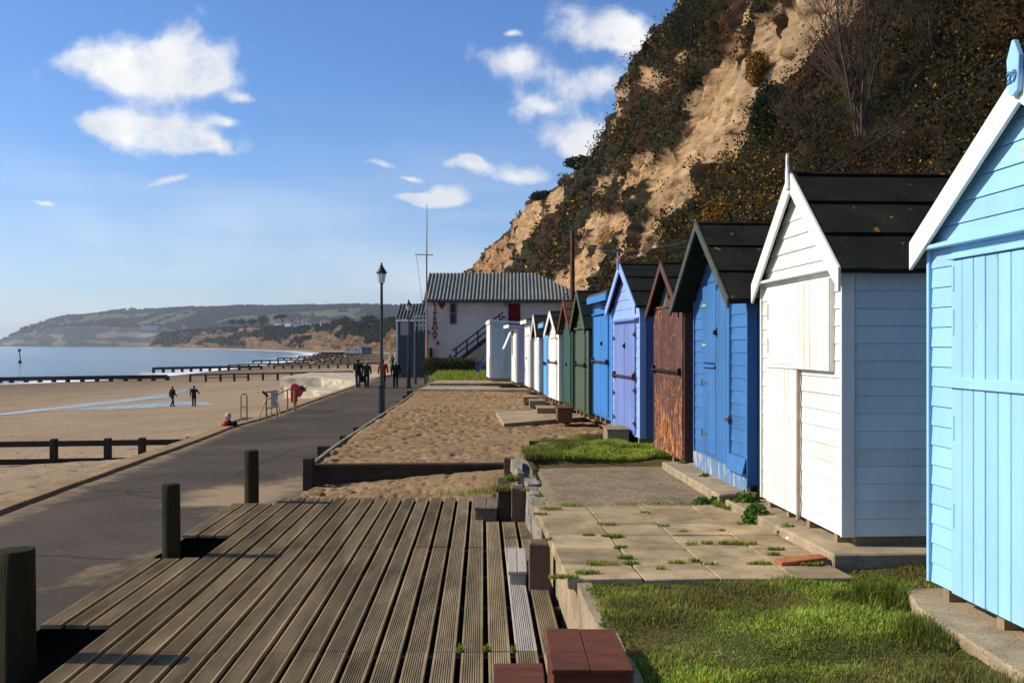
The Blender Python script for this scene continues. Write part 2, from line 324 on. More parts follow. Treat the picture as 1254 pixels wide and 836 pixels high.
# ================================================================== TERRAIN
XW = [(-20,-4.4),(0,-5.4),(7,-6.05),(12.8,-6.5),(24,-7.75),(30,-8.5),(50,-9.7),(69,-10.5),(100,-11.8),(150,-14.5),(250,-21),(350,-29),(415,-34),(500,-50),(600,-70),(700,-97),(850,-148),(1100,-232),(1500,-400),(1900,-600),(2400,-830)]
XS = [(-20,-160),(24,-140),(84,-105),(120,-86),(144,-74),(158,-67),(182,-63),(236,-66),(354,-76),(506,-99),(709,-136),(900,-195),(1182,-313),(1772,-590),(2363,-860)]
ZW = [(-20,-1.15),(24,-1.2),(40,-1.7),(63,-2.2),(150,-2.5),(400,-3.0),(2400,-3.4)]
PZ = [(-20,-.46),(7,-.46),(13,-.5),(21,-.68),(35,-1.0),(50,-1.1),(63,-1.14),(200,-1.3),(420,-1.6)]
SEA = -4.2
def beach_z(X, d):
    xs = np.interp(d, *zip(*XS)); xw = np.interp(d, *zip(*XW)); zw = np.interp(d, *zip(*ZW)); t = (X-xs)/(xw-xs)
    g = np.interp(d, [0,30,84,150,600], [3,3,3.6,2.6,1.5])
    z = SEA+(zw-SEA)*np.where(t > 0, np.clip(t,0,1.0)**g, 0) + np.where(t < 0, t*2.5, 0) + np.where(t > 0, .10*np.clip(t*4,0,1), 0)
    return z+.05*fbm(np.asarray(X)*.25, np.asarray(d)*.25, oct=3, seed=5)*np.clip(t*3,0,1)
dl = np.concatenate([np.arange(6, 34, .16), 34*np.exp(np.arange(0, 4.3, .006))])
ds = dl[dl < 2350]
tt = np.concatenate([np.linspace(-.5, .0, 8)[:-1], np.linspace(0, .8, 120)[:-1], np.linspace(.8, 1.0, 260)])
xs = np.interp(ds, *zip(*XS)); xw = np.interp(ds, *zip(*XW))
X = xs[:,None]+(xw-xs)[:,None]*tt[None]; D = np.repeat(ds[:,None], len(tt), 1)
Z = beach_z(X, D); near = np.clip((70-D)/50, 0, 1)
Z += near*(.035*fbm(X*2.6, D*2.6, oct=3, seed=9)-.10*np.clip(fbm(X*2.4, D*2.4, oct=2, seed=14)-.22, 0, 1))
wet = np.clip(1-(Z-SEA)/.55, 0, 1)
tone = np.ones(X.shape+(3,))*(1-wet[...,None]*np.array([.42,.45,.46]))
def beach_mat():
    m = pm('beach_sand', (.36,.265,.165), (.26,.185,.115), scale=.22, rough=.95, bump=.5, bscale=9, bdist=.06, attr='tone', speck=((.13,.10,.06),4.5,.60), grime=((.20,.15,.10),.06,.6))
    return m
o = gridmesh('beach', np.stack([X,D,Z],-1), beach_mat(), tone=tone); tag(o, kind='structure')
# ground under everything, out to the horizon
yy = np.array([-30,-5,7,13,24,50,100,250,415,600,850,1500,2400,9000.])
P = np.zeros((len(yy),3,3))
for i, y in enumerate(yy):
    xl = interp(y, XW)+.25
    P[i] = [[xl,y,-1.9 if y<60 else -2.9],[40+y*.1,y,-1.9 if y < 60 else -2.9],[9000,y,-2.9]]
o = gridmesh('ground', P, pm('land_soil', (.14,.11,.06), (.08,.075,.035), scale=.05, rough=1), smooth=False); tag(o, kind='structure')
# sea
def sea_mat():
    m = bpy.data.materials.new('sea_water'); m.use_nodes = True; nt = m.node_tree; L = nt.links.new; b = nt.nodes['Principled BSDF']
    b.inputs['Roughness'].default_value = .13; b.inputs['IOR'].default_value = 1.33
    tc = _n(nt, 'ShaderNodeTexCoord'); mp = _n(nt, 'ShaderNodeMapping'); mp.inputs['Scale'].default_value = (.25,1,1); mp.inputs['Rotation'].default_value = (0,0,R(12)); L(tc.outputs['Object'], mp.inputs[0])
    n1 = _n(nt, 'ShaderNodeTexNoise'); n1.inputs['Scale'].default_value = .22; n1.inputs['Detail'].default_value = 9; n1.inputs['Roughness'].default_value = .65; L(mp.outputs[0], n1.inputs['Vector'])
    bp = _n(nt, 'ShaderNodeBump'); bp.inputs['Strength'].default_value = .55; bp.inputs['Distance'].default_value = .8; L(n1.outputs[0], bp.inputs['Height']); L(bp.outputs[0], b.inputs['Normal'])
    n2 = _n(nt, 'ShaderNodeTexNoise'); n2.inputs['Scale'].default_value = .03; n2.inputs['Detail'].default_value = 6; L(mp.outputs[0], n2.inputs['Vector'])
    cr = _n(nt, 'ShaderNodeValToRGB'); cr.color_ramp.elements[0].position=.35; cr.color_ramp.elements[1].position=.65; cr.color_ramp.elements[0].color = (.030,.075,.10,1); cr.color_ramp.elements[1].color = (.07,.13,.145,1); L(n2.outputs[0], cr.inputs[0])
    at = _n(nt, 'ShaderNodeAttribute', attribute_name='tone')           # red channel: nearness to the shore
    mp3 = _n(nt, 'ShaderNodeMapping'); mp3.inputs['Scale'].default_value = (.5,1.6,1); mp3.inputs['Rotation'].default_value = (0,0,R(10)); L(tc.outputs['Object'], mp3.inputs[0])
    n3 = _n(nt, 'ShaderNodeTexNoise'); n3.inputs['Scale'].default_value = .16; n3.inputs['Detail'].default_value = 8; n3.inputs['Roughness'].default_value = .6; L(mp3.outputs[0], n3.inputs['Vector'])
    ad = _n(nt, 'ShaderNodeMath', operation='MULTIPLY_ADD'); L(at.outputs['Color'], ad.inputs[0]); ad.inputs[1].default_value = .42; L(n3.outputs[0], ad.inputs[2])
    fr = _n(nt, 'ShaderNodeValToRGB'); fr.color_ramp.elements[0].position=.72; fr.color_ramp.elements[1].position=.80; L(ad.outputs[0], fr.inputs[0])
    mx = _n(nt, 'ShaderNodeMix', data_type='RGBA'); L(fr.outputs[0], mx.inputs[0]); L(cr.outputs[0], mx.inputs[6]); mx.inputs[7].default_value = (.75,.77,.76,1); L(mx.outputs[2], b.inputs['Base Color'])
    rr = _n(nt, 'ShaderNodeMapRange'); L(fr.outputs[0], rr.inputs[0]); rr.inputs[3].default_value = .13; rr.inputs[4].default_value = .8; L(rr.outputs[0], b.inputs['Roughness'])
    return m
dd = np.concatenate([[-60.], np.linspace(60, 700, 160), np.linspace(720, 2600, 50), [4000,7000,12000,20000]])
off = np.array([9000,4000,1500,600,300,150,90,60,40,28,20,14,9,5,2,0,-6,-25.])
xs = np.interp(dd, *zip(*XS)); X = xs[:,None]-off[None]; D = np.repeat(dd[:,None], len(off), 1); Z = np.full(X.shape, SEA)
X[-4:,:] = np.linspace(-14000, 9000, len(off))[None]
X[-5,:] = np.linspace(-10000, -900, len(off))
wob = fbm(D*.03, X*.0, oct=3, seed=3)*6
shore = np.clip(1-np.maximum(off[None], 0)/(18+D*.022), 0, 1)**1.3; shore = np.where(off[None] < 0, 1, shore)*np.ones_like(D); shore[-5:] = 0
o = gridmesh('sea', np.stack([X,D,Z],-1), sea_mat(), smooth=False, tone=np.repeat(shore[...,None],3,-1)); tag(o, kind='structure')
# the stream of tide water left on the sand
def pxy_on_beach(px, py):
    d = 20.
    for _ in range(60):
        z = float(beach_z((px-CX)/F*d, d)); d = .5*d+.5*F*(EYE-z)/(py-HY)
    return Vector(((px-CX)/F*d, d, z))
def strip(name, up, dn, mat, dz=.012, n=60):
    up = [pxy_on_beach(*p) for p in up]; dn = [pxy_on_beach(*p) for p in dn]
    def rs(P_, k):
        t = k/(n-1)*(len(P_)-1); i = min(int(t), len(P_)-2); return P_[i].lerp(P_[i+1], t-i)
    G = np.zeros((n,6,3))
    for k in range(n):
        a, b = rs(up,k), rs(dn,k)
        for j in range(6):
            p = a.lerp(b, j/5); w = .6*math.sin(k*.7+j)*.3; G[k,j] = (p.x+w, p.y+w*.5, 0)
    G[...,2] = beach_z(G[...,0], G[...,1])+dz
    G[...,2] = G[...,2].mean(1, keepdims=True)*.6+G[...,2]*.4+dz
    return tag(gridmesh(name, G, mat), kind='structure')
wetm = pm('standing_tide_water', (.12,.13,.13), (.22,.19,.15), scale=.25, rough=.08, bump=.25, bscale=2, bdist=.04, spec=.6)
strip('tide_stream', [(-60,506),(0,507),(70,499),(140,491),(200,483),(222,478),(243,471)], [(-60,508.8),(0,508.8),(70,501.2),(140,494),(205,486),(229,479),(247,472)], wetm, .02)
strip('tide_pool', [(95,501),(150,497),(205,493),(250,492)], [(90,502.5),(150,500.5),(205,497.5),(258,495)], wetm, .02)

# ------------------------------------------------------------------ promenade
yy = np.arange(-20, 420, .5); kx = np.interp(yy, *zip(*XW))
xr = np.interp(yy, [-20,3.5,12.4,12.6,13,48,60,80,420], [-3.2,-3.24,-3.50,-3.0,-2.6,-3.0,-3.4,-4.5,-26]); ts = np.linspace(0,1,14)
X = (kx+.28)[:,None]+(xr-kx-.28)[:,None]*ts; D = np.repeat(yy[:,None], 14, 1); Z = np.interp(D, *zip(*PZ))+.006*fbm(X,D,oct=2)
# distance from the deck and from the kerb decides where blown sand lies
def prom_mat():
    m = pm('worn_asphalt_promenade', (.098,.080,.064), (.055,.046,.038), scale=.55, rough=.95, spec=.05, bump=.5, bscale=80, bdist=.008, speck=((.20,.17,.14),38,.655), attr='tone')
    nt = m.node_tree; L = nt.links.new; b = nt.nodes['Principled BSDF']; src = b.inputs['Base Color'].links[0].from_socket
    tc = [n for n in nt.nodes if n.type == 'TEX_COORD'][0]; a = _n(nt, 'ShaderNodeAttribute', attribute_name='sand')
    n = _n(nt, 'ShaderNodeTexNoise'); n.inputs['Scale'].default_value = 2.2; n.inputs['Detail'].default_value = 9; n.inputs['Roughness'].default_value=.7; L(tc.outputs['Object'], n.inputs['Vector'])
    s = _n(nt, 'ShaderNodeMath', operation='ADD'); L(n.outputs[0], s.inputs[0]); L(a.outputs['Fac'], s.inputs[1])
    r = _n(nt, 'ShaderNodeMapRange'); L(s.outputs[0], r.inputs[0]); r.inputs[1].default_value = .74; r.inputs[2].default_value = 1.12; r.inputs[4].default_value = .8
    vo = _n(nt, 'ShaderNodeTexVoronoi', feature='DISTANCE_TO_EDGE'); vo.inputs['Scale'].default_value = .33; wv = _n(nt, 'ShaderNodeMix', data_type='RGBA'); wv.inputs[0].default_value = .18; L(tc.outputs['Object'], wv.inputs[6]); L(n.outputs['Color'], wv.inputs[7]); L(wv.outputs[2], vo.inputs['Vector'])
    vr = _n(nt, 'ShaderNodeMapRange'); L(vo.outputs['Distance'], vr.inputs[0]); vr.inputs[1].default_value = .002; vr.inputs[2].default_value = .008; vr.inputs[3].default_value = .55; vr.inputs[4].default_value = 0
    cm = _n(nt, 'ShaderNodeMix', data_type='RGBA'); L(vr.outputs[0], cm.inputs[0]); L(src, cm.inputs[6]); cm.inputs[7].default_value = (.022,.018,.015,1); src = cm.outputs[2]
    mx = _n(nt, 'ShaderNodeMix', data_type='RGBA'); L(r.outputs[0], mx.inputs[0]); L(src, mx.inputs[6]); mx.inputs[7].default_value = (.34,.25,.15,1); L(mx.outputs[2], b.inputs['Base Color'])
    return m
o = gridmesh('promenade', np.stack([X,D,Z],-1), prom_mat(), tone=np.where((np.floor(D/4.7)%2 == 0)[...,None], 1.0, .93)*np.ones(X.shape+(3,)))
edge = np.exp(-((X-(kx+.28)[:,None])/.45)**2)*.52
patch = sum(a*np.exp(-((X-cx)/sx)**2-((D-cy)/sy)**2) for cx, cy, sx, sy, a in [(-3.4,13.8,.9,2.2,.50),(-4.2,14.4,.6,.8,.46),(-3.95,13.2,.5,.35,.5),(-3.70,9.0,.20,.8,.48),(-4.15,8.3,.35,.28,.46),(-3.4,10,.15,1.3,.3),(-3.3,18,.4,3,.35),(-4.5,44,1.5,1.0,.3)])
a = o.data.attributes.new('sand','FLOAT','POINT'); a.data.foreach_set('value', (edge+patch).astype(np.float32).ravel()); tag(o, kind='structure')
# kerb and sea wall in separate stones
mb = MB(); y = -10.
while y < 400:
    st = 1.15 if y < 90 else 6.; y1 = y+st-.015
    q = [(interp(v, XW)) for v in (y,y1)]; z = [interp(v, PZ)+.05 for v in (y,y1)]; j = random.uniform(-.006,.006)
    mb.hexa([(q[0]-.06+j,y,-5),(q[0]+.30+j,y,-5),(q[1]+.30+j,y1,-5),(q[1]-.06+j,y1,-5),(q[0]-.06+j,y,z[0]),(q[0]+.28+j,y,z[0]),(q[1]+.28+j,y1,z[1]),(q[1]-.06+j,y1,z[1])]); y += st
tag(mb.build('sea_wall_kerb', M['kerb'], bevel=.012), 'sandy stone kerb on top of the sea wall along the promenade edge', 'kerb')
# platform where the promenade widens, its pale seaward wall facing the camera
mb = MB(); xw80 = interp(80, XW)
a = [dp(343,462,81), dp(392,462.4,79), dp(432,466,72)]
pts = [(a[0].x,81),(a[1].x,79.5),(a[2].x+.2,72),(a[2].x+1,95),(a[0].x-.3,95)]
mb.prism(pts, 2, -4.6, -1.06)
pl = mb.build('sea_wall_platform', M['palewall'], bevel=.03); tag(pl, 'pale stained concrete platform stepping out onto the beach beside the promenade', 'sea wall')
mb = MB(); mb.prism([(a[0].x+.8,78.7),(a[2].x-.2,69),(a[2].x+1,73),(a[0].x+1.2,81.4)], 2, -4.6, -1.75); mb.prism([(a[0].x+3,76.6),(a[2].x-.9,66),(a[2].x,69.6),(a[0].x+3.4,79)], 2, -4.6, -2.25)
tag(mb.build('sea_wall_step', M['palewall'], bevel=.03), 'two pale concrete ledges below the platform at the sea wall', 'steps')

# ------------------------------------------------------------------ sand plot and terrace
def wallx(d): return .48-.05*(d-5.49)
yy = np.concatenate([np.arange(12.75, 24, .045), np.arange(24, 40.6, .09)]); xl = np.interp(yy, [12.7,14.6,17.6,35,40], [-2.88,-2.93,-3.1,-3.62,-3.85])
xr = np.where(yy < 14.4, wallx(yy)-.02, 3.2); tsx = np.linspace(0,1,190)
X = xl[:,None]+(xr-xl)[:,None]*tsx; D = np.repeat(yy[:,None], len(tsx), 1)
lo = np.clip((14.80-D)/.09, 0, 1); Z = -.21-.09*np.clip((D-15)/25,0,1)
Z = Z*(1-lo)+lo*(-.46+.24*np.clip((X+2.6)/2.7,0,1)*np.clip((D-12.85)/1.3,0,1))
foot = np.clip(fbm(X*5.5, D*4.2, oct=2, seed=21)-.12, 0, 1); 
foot2 = np.clip(fbm(X*10, D*7, oct=2, seed=24)-.15, 0, 1)
calm = np.clip(.75+.9*fbm(X*.6, D*.4, oct=2, seed=26), .15, 1.2)
Z += .030*fbm(X*1.0, D*1.0, oct=2, seed=2)+(.018*fbm(X*9, D*8, oct=3, seed=4)-.085*foot-.115*foot2)*calm
Z -= np.clip((.12-(X-xl[:,None]))/.12,0,1)*.03
o = gridmesh('sand_plot', np.stack([X,D,Z],-1), pm('loose_sand', (.32,.210,.110), (.20,.130,.066), scale=1.6, rough=1, bump=.6, bscale=28, bdist=.03, speck=((.13,.085,.045),11,.60))); tag(o, kind='structure')
mb = MB()
for _ in range(260):
    d = random.uniform(14.9, 36); x = random.uniform(-2.8, 2.0) if d > 17.5 else random.uniform(-2.8,-.1); r_ = random.uniform(.008,.028); i_ = int(np.argmin(abs(yy-d))); j_ = int(np.argmin(abs(X[i_]-x))); z = Z[i_,j_]
    mb.lathe([(r_*.4,-r_*.5),(r_,0),(r_*.8,r_*.5),(r_*.2,r_*.8)],6,0,(x,d)); n_ = 24
    for q_ in range(len(mb.v)-n_, len(mb.v)): mb.v[q_] = (mb.v[q_][0]+random.uniform(-.2,.2)*r_, mb.v[q_][1], mb.v[q_][2]+z)
tag(mb.build('pebbles', pm('pebble',(.30,.26,.22),(.10,.085,.07),scale=2)), 'scattered pebbles on the sand plot', 'pebbles', kind='stuff')
# terrace soil
yy = np.concatenate([np.arange(2.2, 14.6, .08), [15,16,17,18,20,24,30,40,50]]); xr = np.full(len(yy), 9.); xl = np.where(yy < 14.45, wallx(yy)+.10, np.interp(yy, [14.45,15,18,24,50], [.3,.9,1.9,1.2,.3]))
tsx = np.linspace(0,1,70)**1.4; X = xl[:,None]+(xr-xl)[:,None]*tsx; D = np.repeat(yy[:,None], 70, 1)
def terr_z(X, d):
    z = np.interp(d, [0,9,14,16.5,50],[-.02,-.02,.05,-.03,-.06])+.035*fbm(np.asarray(X)*1.2, np.asarray(d)*1.2, oct=3, seed=31)
    return z+np.clip((X-5.2)/2,0,1)*.8
pv = ((X > .3)&(X < 2.35)&(D > 6.6)&(D < 13.1))
Z = terr_z(X, D)-np.where(pv, .05, 0)
Z = np.where(D > 17.2, Z-.25*np.clip((2.4-X)/.4,0,1), Z)
o = gridmesh('terrace_ground', np.stack([X,D,Z],-1), M['turf']); tag(o, kind='structure')
# paving slabs, one sheet of separate stones
mb = MB(); rowsd = [6.62,7.10,7.60,8.15,8.68,9.20,9.66]
for i in range(6):
    d0, d1 = rowsd[i], rowsd[i+1]; s = .0 if i%2 else .0
    for k in range(4):
        x0 = wallx((d0+d1)/2)-.045+k*.50+.005; x1 = x0+.488
        if i == 0 and k == 3: x1 -= .1
        h = [.012+random.uniform(-.007,.007) for _ in range(4)]; sh = -.0584*(d1-d0)
        mb.hexa([(x0,d0+.006,-.06),(x1,d0+.006,-.06),(x1+sh,d1-.006,-.06),(x0+sh,d1-.006,-.06),(x0,d0+.006,h[0]),(x1,d0+.006,h[1]),(x1+sh,d1-.006,h[2]),(x0+sh,d1-.006,h[3])])
tag(mb.build('paving', M['slab'], bevel=.006), kind='structure')
P4 = [gp(668,619,.015), gp(893,614,.015), gp(822,568,.02), gp(652,571,.02)]
mb = MB(); n = 24; G = np.zeros((n,n,3))
for i in range(n):
    for j in range(n):
        a = P4[0].lerp(P4[1], i/(n-1)); b = P4[3].lerp(P4[2], i/(n-1)); p = a.lerp(b, j/(n-1)); G[i,j] = p
jj = fbm(G[...,0]*3, G[...,1]*3, oct=3, seed=8)
G[...,2] = .012+.012*jj; e = np.zeros((n,n)); e[0,:]=e[-1,:]=e[:,0]=e[:,-1]=1; G[...,2] -= e*.05; G[...,0] += e*jj*.05; G[...,1] += e*jj*.06
tag(gridmesh('concrete_patch', G, M['pad']), kind='structure')

# retaining wall between terrace and deck: bleached timbers over a rendered kerb
W_ = empty('retaining_wall', (wallx(6), 6, -.45), 0, 'low weathered wall of bleached timber and concrete between the deck and the raised terrace', 'retaining wall')
def wallseg(name, d0, d1, w, z0, z1, mat, off=0, rag=0.0):
    n = max(2, int((d1-d0)/.16)); vs = []; fs = []
    for i in range(n+1):
        d = d0+(d1-d0)*i/n; x = wallx(d)+off; r = lambda s: rag*float(fbm(np.array([d*3+s]), np.array([s*1.7]), oct=3)[0])
        vs += [(x+r(1)-W_.location.x, d-6, z0+.45), (x+w+r(2)-W_.location.x, d-6, z0+.45), (x+w+r(3)-W_.location.x, d-6, z1+r(4)+.45), (x+r(5)-W_.location.x, d-6, z1+r(6)+.45)]
    for i in range(n):
        for k in range(4): fs.append((i*4+k, i*4+(k+1)%4, i*4+4+(k+1)%4, i*4+4+k))
    fs += [(3,2,1,0), (n*4, n*4+1, n*4+2, n*4+3)]
    m = MB(); m.add(vs, fs); return m.build(name, mat, W_)
wallseg('concrete_kerb', 3.0, 9.0, .10, -.6, -.01, M['concrete'], 0, .03)
wallseg('timber_rail', 9.03, 11.15, .13, -.6, -.03, M['paletimber'], -.05, .06)
wallseg('timber_rail', 11.2, 13.8, .15, -.6, -.01, M['paletimber'], -.02, .05)
wallseg('timber_rail', 11.9, 13.2, .10, -.10, .05, M['paletimber'], -.10, .05)

# ------------------------------------------------------------------ deck of grooved boards
deck = empty('boardwalk_deck', (-1.5, 9, -.40), 0, 'broad deck of grooved weathered boards beside the promenade', 'deck')
SL = -.0285; PITCH = .1735
def plank(x0, d0, d1, z=-.40, w=.138, silver=0, name='deck_board'):
    """one grooved board; x0 is its left edge at 5.81 m"""
    prof = [(0,-.028),(0,-.003),(.003,0),(.014,0)]; g = 8; p = (w-.028)/g
    for k in range(g):
        x = .014+k*p; prof += [(x+.002,-.006),(x+p*.45,-.006),(x+p*.62,0),(x+p,0)]
    prof += [(w-.003,0),(w,-.003),(w,-.028)]
    n = len(prof); vs = []; rz = random.uniform(-.003,.003); tl = random.uniform(-.001,.001)
    for d in (d0,d1):
        for (x,zz) in prof: vs.append((x0+x+SL*(d-5.81)+tl*(d-d0)+1.5, d-9, z+.4+zz+rz))
    fs = [(i,i+1,n+i+1,n+i) for i in range(n-1)]+[(n-1,0,n,2*n-1), tuple(range(n)), tuple(range(n,2*n))[::-1]]
    return vs, fs
woodm = pm('grooved_deck_board', (.35,.27,.16), (.155,.12,.07), scale=2.0, stretch=(3,.5,3), rough=.85, bump=.4, bscale=30, bdist=.004, grime=((.075,.062,.035),1.2,.65), island=.17, speck=((.05,.035,.02),24,.70))
silverm = pm('silvered_deck_board', (.42,.39,.33), (.27,.25,.21), scale=3, stretch=(4,.4,4), rough=.85, bump=.5, bscale=30, bdist=.005)
GAP0 = -.308
mb = MB(); sv = MB()
for k in range(-17, 5):
    x0 = GAP0+k*PITCH+.003
    start = 4.2 if k > -15 else 7.02
    if k == -15: start = 6.2
    jn = [6.40+random.uniform(-.03,.03), 9.72+random.uniform(-.03,.03)]
    end = 12.86
    spans = []
    if k in (-17,-16,-15):
        spans = [(start, 9.22),(10.32,12.42)]
        if k == -15: spans = [(7.0,9.24),(10.3,12.42)]
    elif k >= 1: end = 11.12; spans = [(start,end)]
    else: spans = [(start,end)]
    if k == 4: spans = [(4.2, 6.7)]
    if k == 3: spans = [(4.2, 8.05),(8.6,11.1)]
    for a, b in spans:
        cuts = [a]+[j for j in jn if a < j < b]+[b]
        for c0, c1 in zip(cuts[:-1], cuts[1:]):
            v, f = plank(x0, c0+.004, c1-.004)
            (sv if (k == 2 and 5.5 < c0 < 9.8 and c1 < 9.8) else mb).add(v, f)
mb.build('grooved_boards', woodm, deck); sv.build('silvered_board', silverm, deck)
mb = MB()
for d in (4.6,5.6,6.42,7.6,8.6,9.70,10.8,11.8,12.75): mb.box(-2.68+SL*(d-6)+1.5, .44+1.5-.05*(d-6), d-.04-9, d+.04-9, -.13, -.034)
mb.build('joists', M['darktimber'], deck)
o = gridmesh('soil_under_deck', np.array([[[-3.7,3.4,-.68],[.9,3.4,-.68]],[[-4.0,12.95,-.68],[.3,12.95,-.68]]], float), M['soil']); tag(o, kind='structure')

def bollard(px, d, w, topy, label):
    z0 = -.60; z1 = EYE-(topy-HY)/F*d; p = dp(px, 500, d); r = w/2
    mb = MB(); n = 18; prof = []
    vs = []; fs = []; zs = [z0,-.2,0,.15,z1-.012,z1]
    for i, z in enumerate(zs):
        for k in range(n):
            a = 2*math.pi*k/n; rr = r*(1+.035*math.sin(3*a+i)+.02*math.sin(7*a+2*i))*(.94 if i == len(zs)-1 else 1)
            vs.append((rr*math.cos(a), rr*math.sin(a), z+.45))
    for i in range(len(zs)-1):
        for k in range(n): fs.append((i*n+k, i*n+(k+1)%n, (i+1)*n+(k+1)%n, (i+1)*n+k))
    fs.append(tuple(range((len(zs)-1)*n, len(zs)*n)))
    mb.add(vs, fs); o = mb.build('timber_bollard', M['postwood'], smooth=False); o.location = (p.x, p.y, -.45)
    for pl_ in o.data.polygons: pl_.use_smooth = len(pl_.vertices) == 4
    return tag(o, label, 'bollard', 'round timber bollards along the deck edge')
bollard(21, 6.30, .215, 672, 'nearest round timber bollard, cut by the left of the photo')
bollard(209.5, 9.36, .165, 592, 'middle round timber bollard at the stepped deck edge, between the other two')
bollard(308, 12.52, .175, 551, 'farthest round timber bollard, at the far corner of the deck')

def sqpost(name, px, dbase, w, dep, z0, z1, mat, label, cat='post', group=None, rx=0):
    p = dp(px, 500, dbase); mb = MB(); h = z1-z0; t = w*.08
    vs = [(-w/2,0,0),(w/2,0,0),(w/2,dep,0),(-w/2,dep,0),(-w/2+.004,0,h-t),(w/2-.006,0,h-t*1.2),(w/2,dep,h-t),(-w/2,dep,h-t*.8),(-w/2+t,t,h),(w/2-t,t,h-.01),(w/2-t,dep-t,h),(-w/2+t,dep-t,h-.006)]
    mb.add(vs, [(3,2,1,0),(0,1,5,4),(1,2,6,5),(2,3,7,6),(3,0,4,7),(4,5,9,8),(5,6,10,9),(6,7,11,10),(7,4,8,11),(8,9,10,11)])
    o = mb.build(name, mat, bevel=.008); o.location = (p.x,p.y,z0); o.rotation_euler = (0,rx,R(random.uniform(-4,4))); return tag(o, label, cat, group)
stub = pm('stubby_timber_post', (.20,.13,.085), (.10,.07,.05), scale=5, stretch=(1,1,.4), rough=.9, bump=.8, bscale=22, bdist=.012, grime=((.05,.04,.03),3,.6))
sqpost('wall_post', 661, 8.04, .175, .2, -.5, -.03, stub, 'thick squared timber post nearest the camera along the retaining wall', group='stub posts along the retaining wall')
sqpost('wall_post', 635.5, 11.2, .17, .2, -.5, -.035, stub, 'thick squared timber post beside the dark wooden step at the end of the deck', group='stub posts along the retaining wall')
sqpost('wall_post', 623.5, 13.66, .145, .16, -.5, .02, stub, 'slim upright post at the right end of the long sand beam', group='stub posts along the retaining wall')
sqpost('beam_post', 376.5, 14.35, .14, .16, -.6, EYE-(561-HY)/F*14.35, M['darktimber'], 'dark square post at the left end of the long sand beam', group=None)
sqpost('stake', 764, 4.55, .1, .12, -.3, EYE-(826-HY)/F*4.55, M['paletimber'], 'bleached stake top beside the red-brown box step')
# long beam retaining the sand
p0 = dp(372,570,14.62); p1 = dp(622,568,14.62)
mb = MB(); mb.bar((p0.x,14.66,-.36),(p1.x,14.66,-.345),.10,.36); mb.bar((p0.x,14.58,-.205),(p1.x,14.60,-.195),.07,.055)
tag(mb.build('sand_beam', M['darktimber'], bevel=.008), 'long dark beam holding back the sand beyond the deck', 'beam')
mb = MB(); q0 = dp(648,541,17.3); q1 = dp(742,542,17.3); mb.bar((q0.x,17.3,-.22),(q1.x+.1,17.35,-.22),.08,.24)
tag(mb.build('edging_board', M['darktimber'], bevel=.006), 'short dark edging board behind the small grass patch', 'board')
# low steps on the deck
def box_thing(name, x0, x1, d0, d1, z0, z1, mat, label, cat, rz=0, planks=0):
    o = empty(name, ((x0+x1)/2, d0, z0), rz, label, cat); w = x1-x0; mb = MB(); h = z1-z0
    mb.box(-w/2, w/2, .012, d1-d0-.012, 0, h-.028); mb.build('box', mat, o, bevel=.004)
    mb = MB()
    k = planks or 2
    for i in range(k): mb.box(-w/2-.012+(w+.024)*i/k, -w/2-.012+(w+.024)*(i+1)/k-.005, -.01, d1-d0+.01, h-.028+.001, h+random.uniform(-.002,.003))
    mb.build('tread', mat, o, bevel=.004); return o
box_thing('wooden_step', -.41, -.17, 11.2, 12.0, -.42, -.26, M['oldwood'], 'low weathered step with a dark front at the far right of the deck', 'step')
box_thing('timber_block', -.155, -.02, 11.25, 12.3, -.42, -.07, M['darktimber'], 'dark timber block between the low step and the squared post', 'block')
box_thing('wooden_step', -.02, .115, 8.18, 9.1, -.42, -.29, silverm, 'small silvery step beside the thick post at the wall', 'step')
ws = empty('box_steps', (.33,4.5,-.4), 0, 'red-brown painted wooden steps leading from the deck up to the terrace', 'steps')
mb = MB(); mb.hexa([(-.145,.015,0),(.205,.015,0),(.185,.62,0),(-.15,.62,0),(-.145,.015,.475),(.205,.015,.475),(.185,.62,.475),(-.15,.62,.475)]); mb.build('riser_box', M['redwood'], ws, bevel=.004)
mb = MB(); mb.hexa([(-.152,0,.476),(.022,0,.476),(.012,.645,.476),(-.157,.645,.476),(-.152,0,.500),(.022,0,.500),(.012,.645,.502),(-.157,.645,.502)]); mb.hexa([(.025,0,.476),(.215,0,.476),(.19,.645,.476),(.015,.645,.476),(.025,0,.499),(.215,0,.499),(.19,.645,.499),(.015,.645,.499)]); mb.build('tread', M['redwood'], ws, bevel=.003)
mb = MB(); mb.box(-.415,-.16,.25,.885,0,.222); mb.build('lower_box', M['redwood'], ws, bevel=.004)
mb = MB(); mb.box(-.425,-.165,.24,.895,.223,.246); mb.build('lower_tread', M['redwood'], ws, bevel=.003)

# concrete strip edges under huts
def slab_thing(pts, z0, z1, mat, label, name='concrete_slab', cat='slab', bev=.012):
    c = sum((Vector((p[0],p[1],0)) for p in pts), Vector())/len(pts); mb = MB(); mb.prism([(p[0]-c.x,p[1]-c.y) for p in pts], 2, 0, z1-z0)
    o = mb.build(name, mat, bevel=bev); o.location = (c.x,c.y,z0); return tag(o, label, cat)
slab_thing([(2.25,7.05),(2.02,9.55),(4.8,9.7),(5.0,7.22)], -.2, .085, M['concrete'], 'worn concrete slab under the tall white beach hut')
slab_thing([(2.0,9.75),(1.86,12.5),(2.3,12.5),(2.42,9.9)], -.2, .10, M['concrete'], 'long concrete step along the front of the blue hut with the big dark roof')
slab_thing([(2.32,3.2),(2.31,5.75),(2.42,6.2),(5.1,6.2),(5.1,3.2)], -.2, .055, M['concrete'], 'cracked concrete slab under the nearest light blue hut')
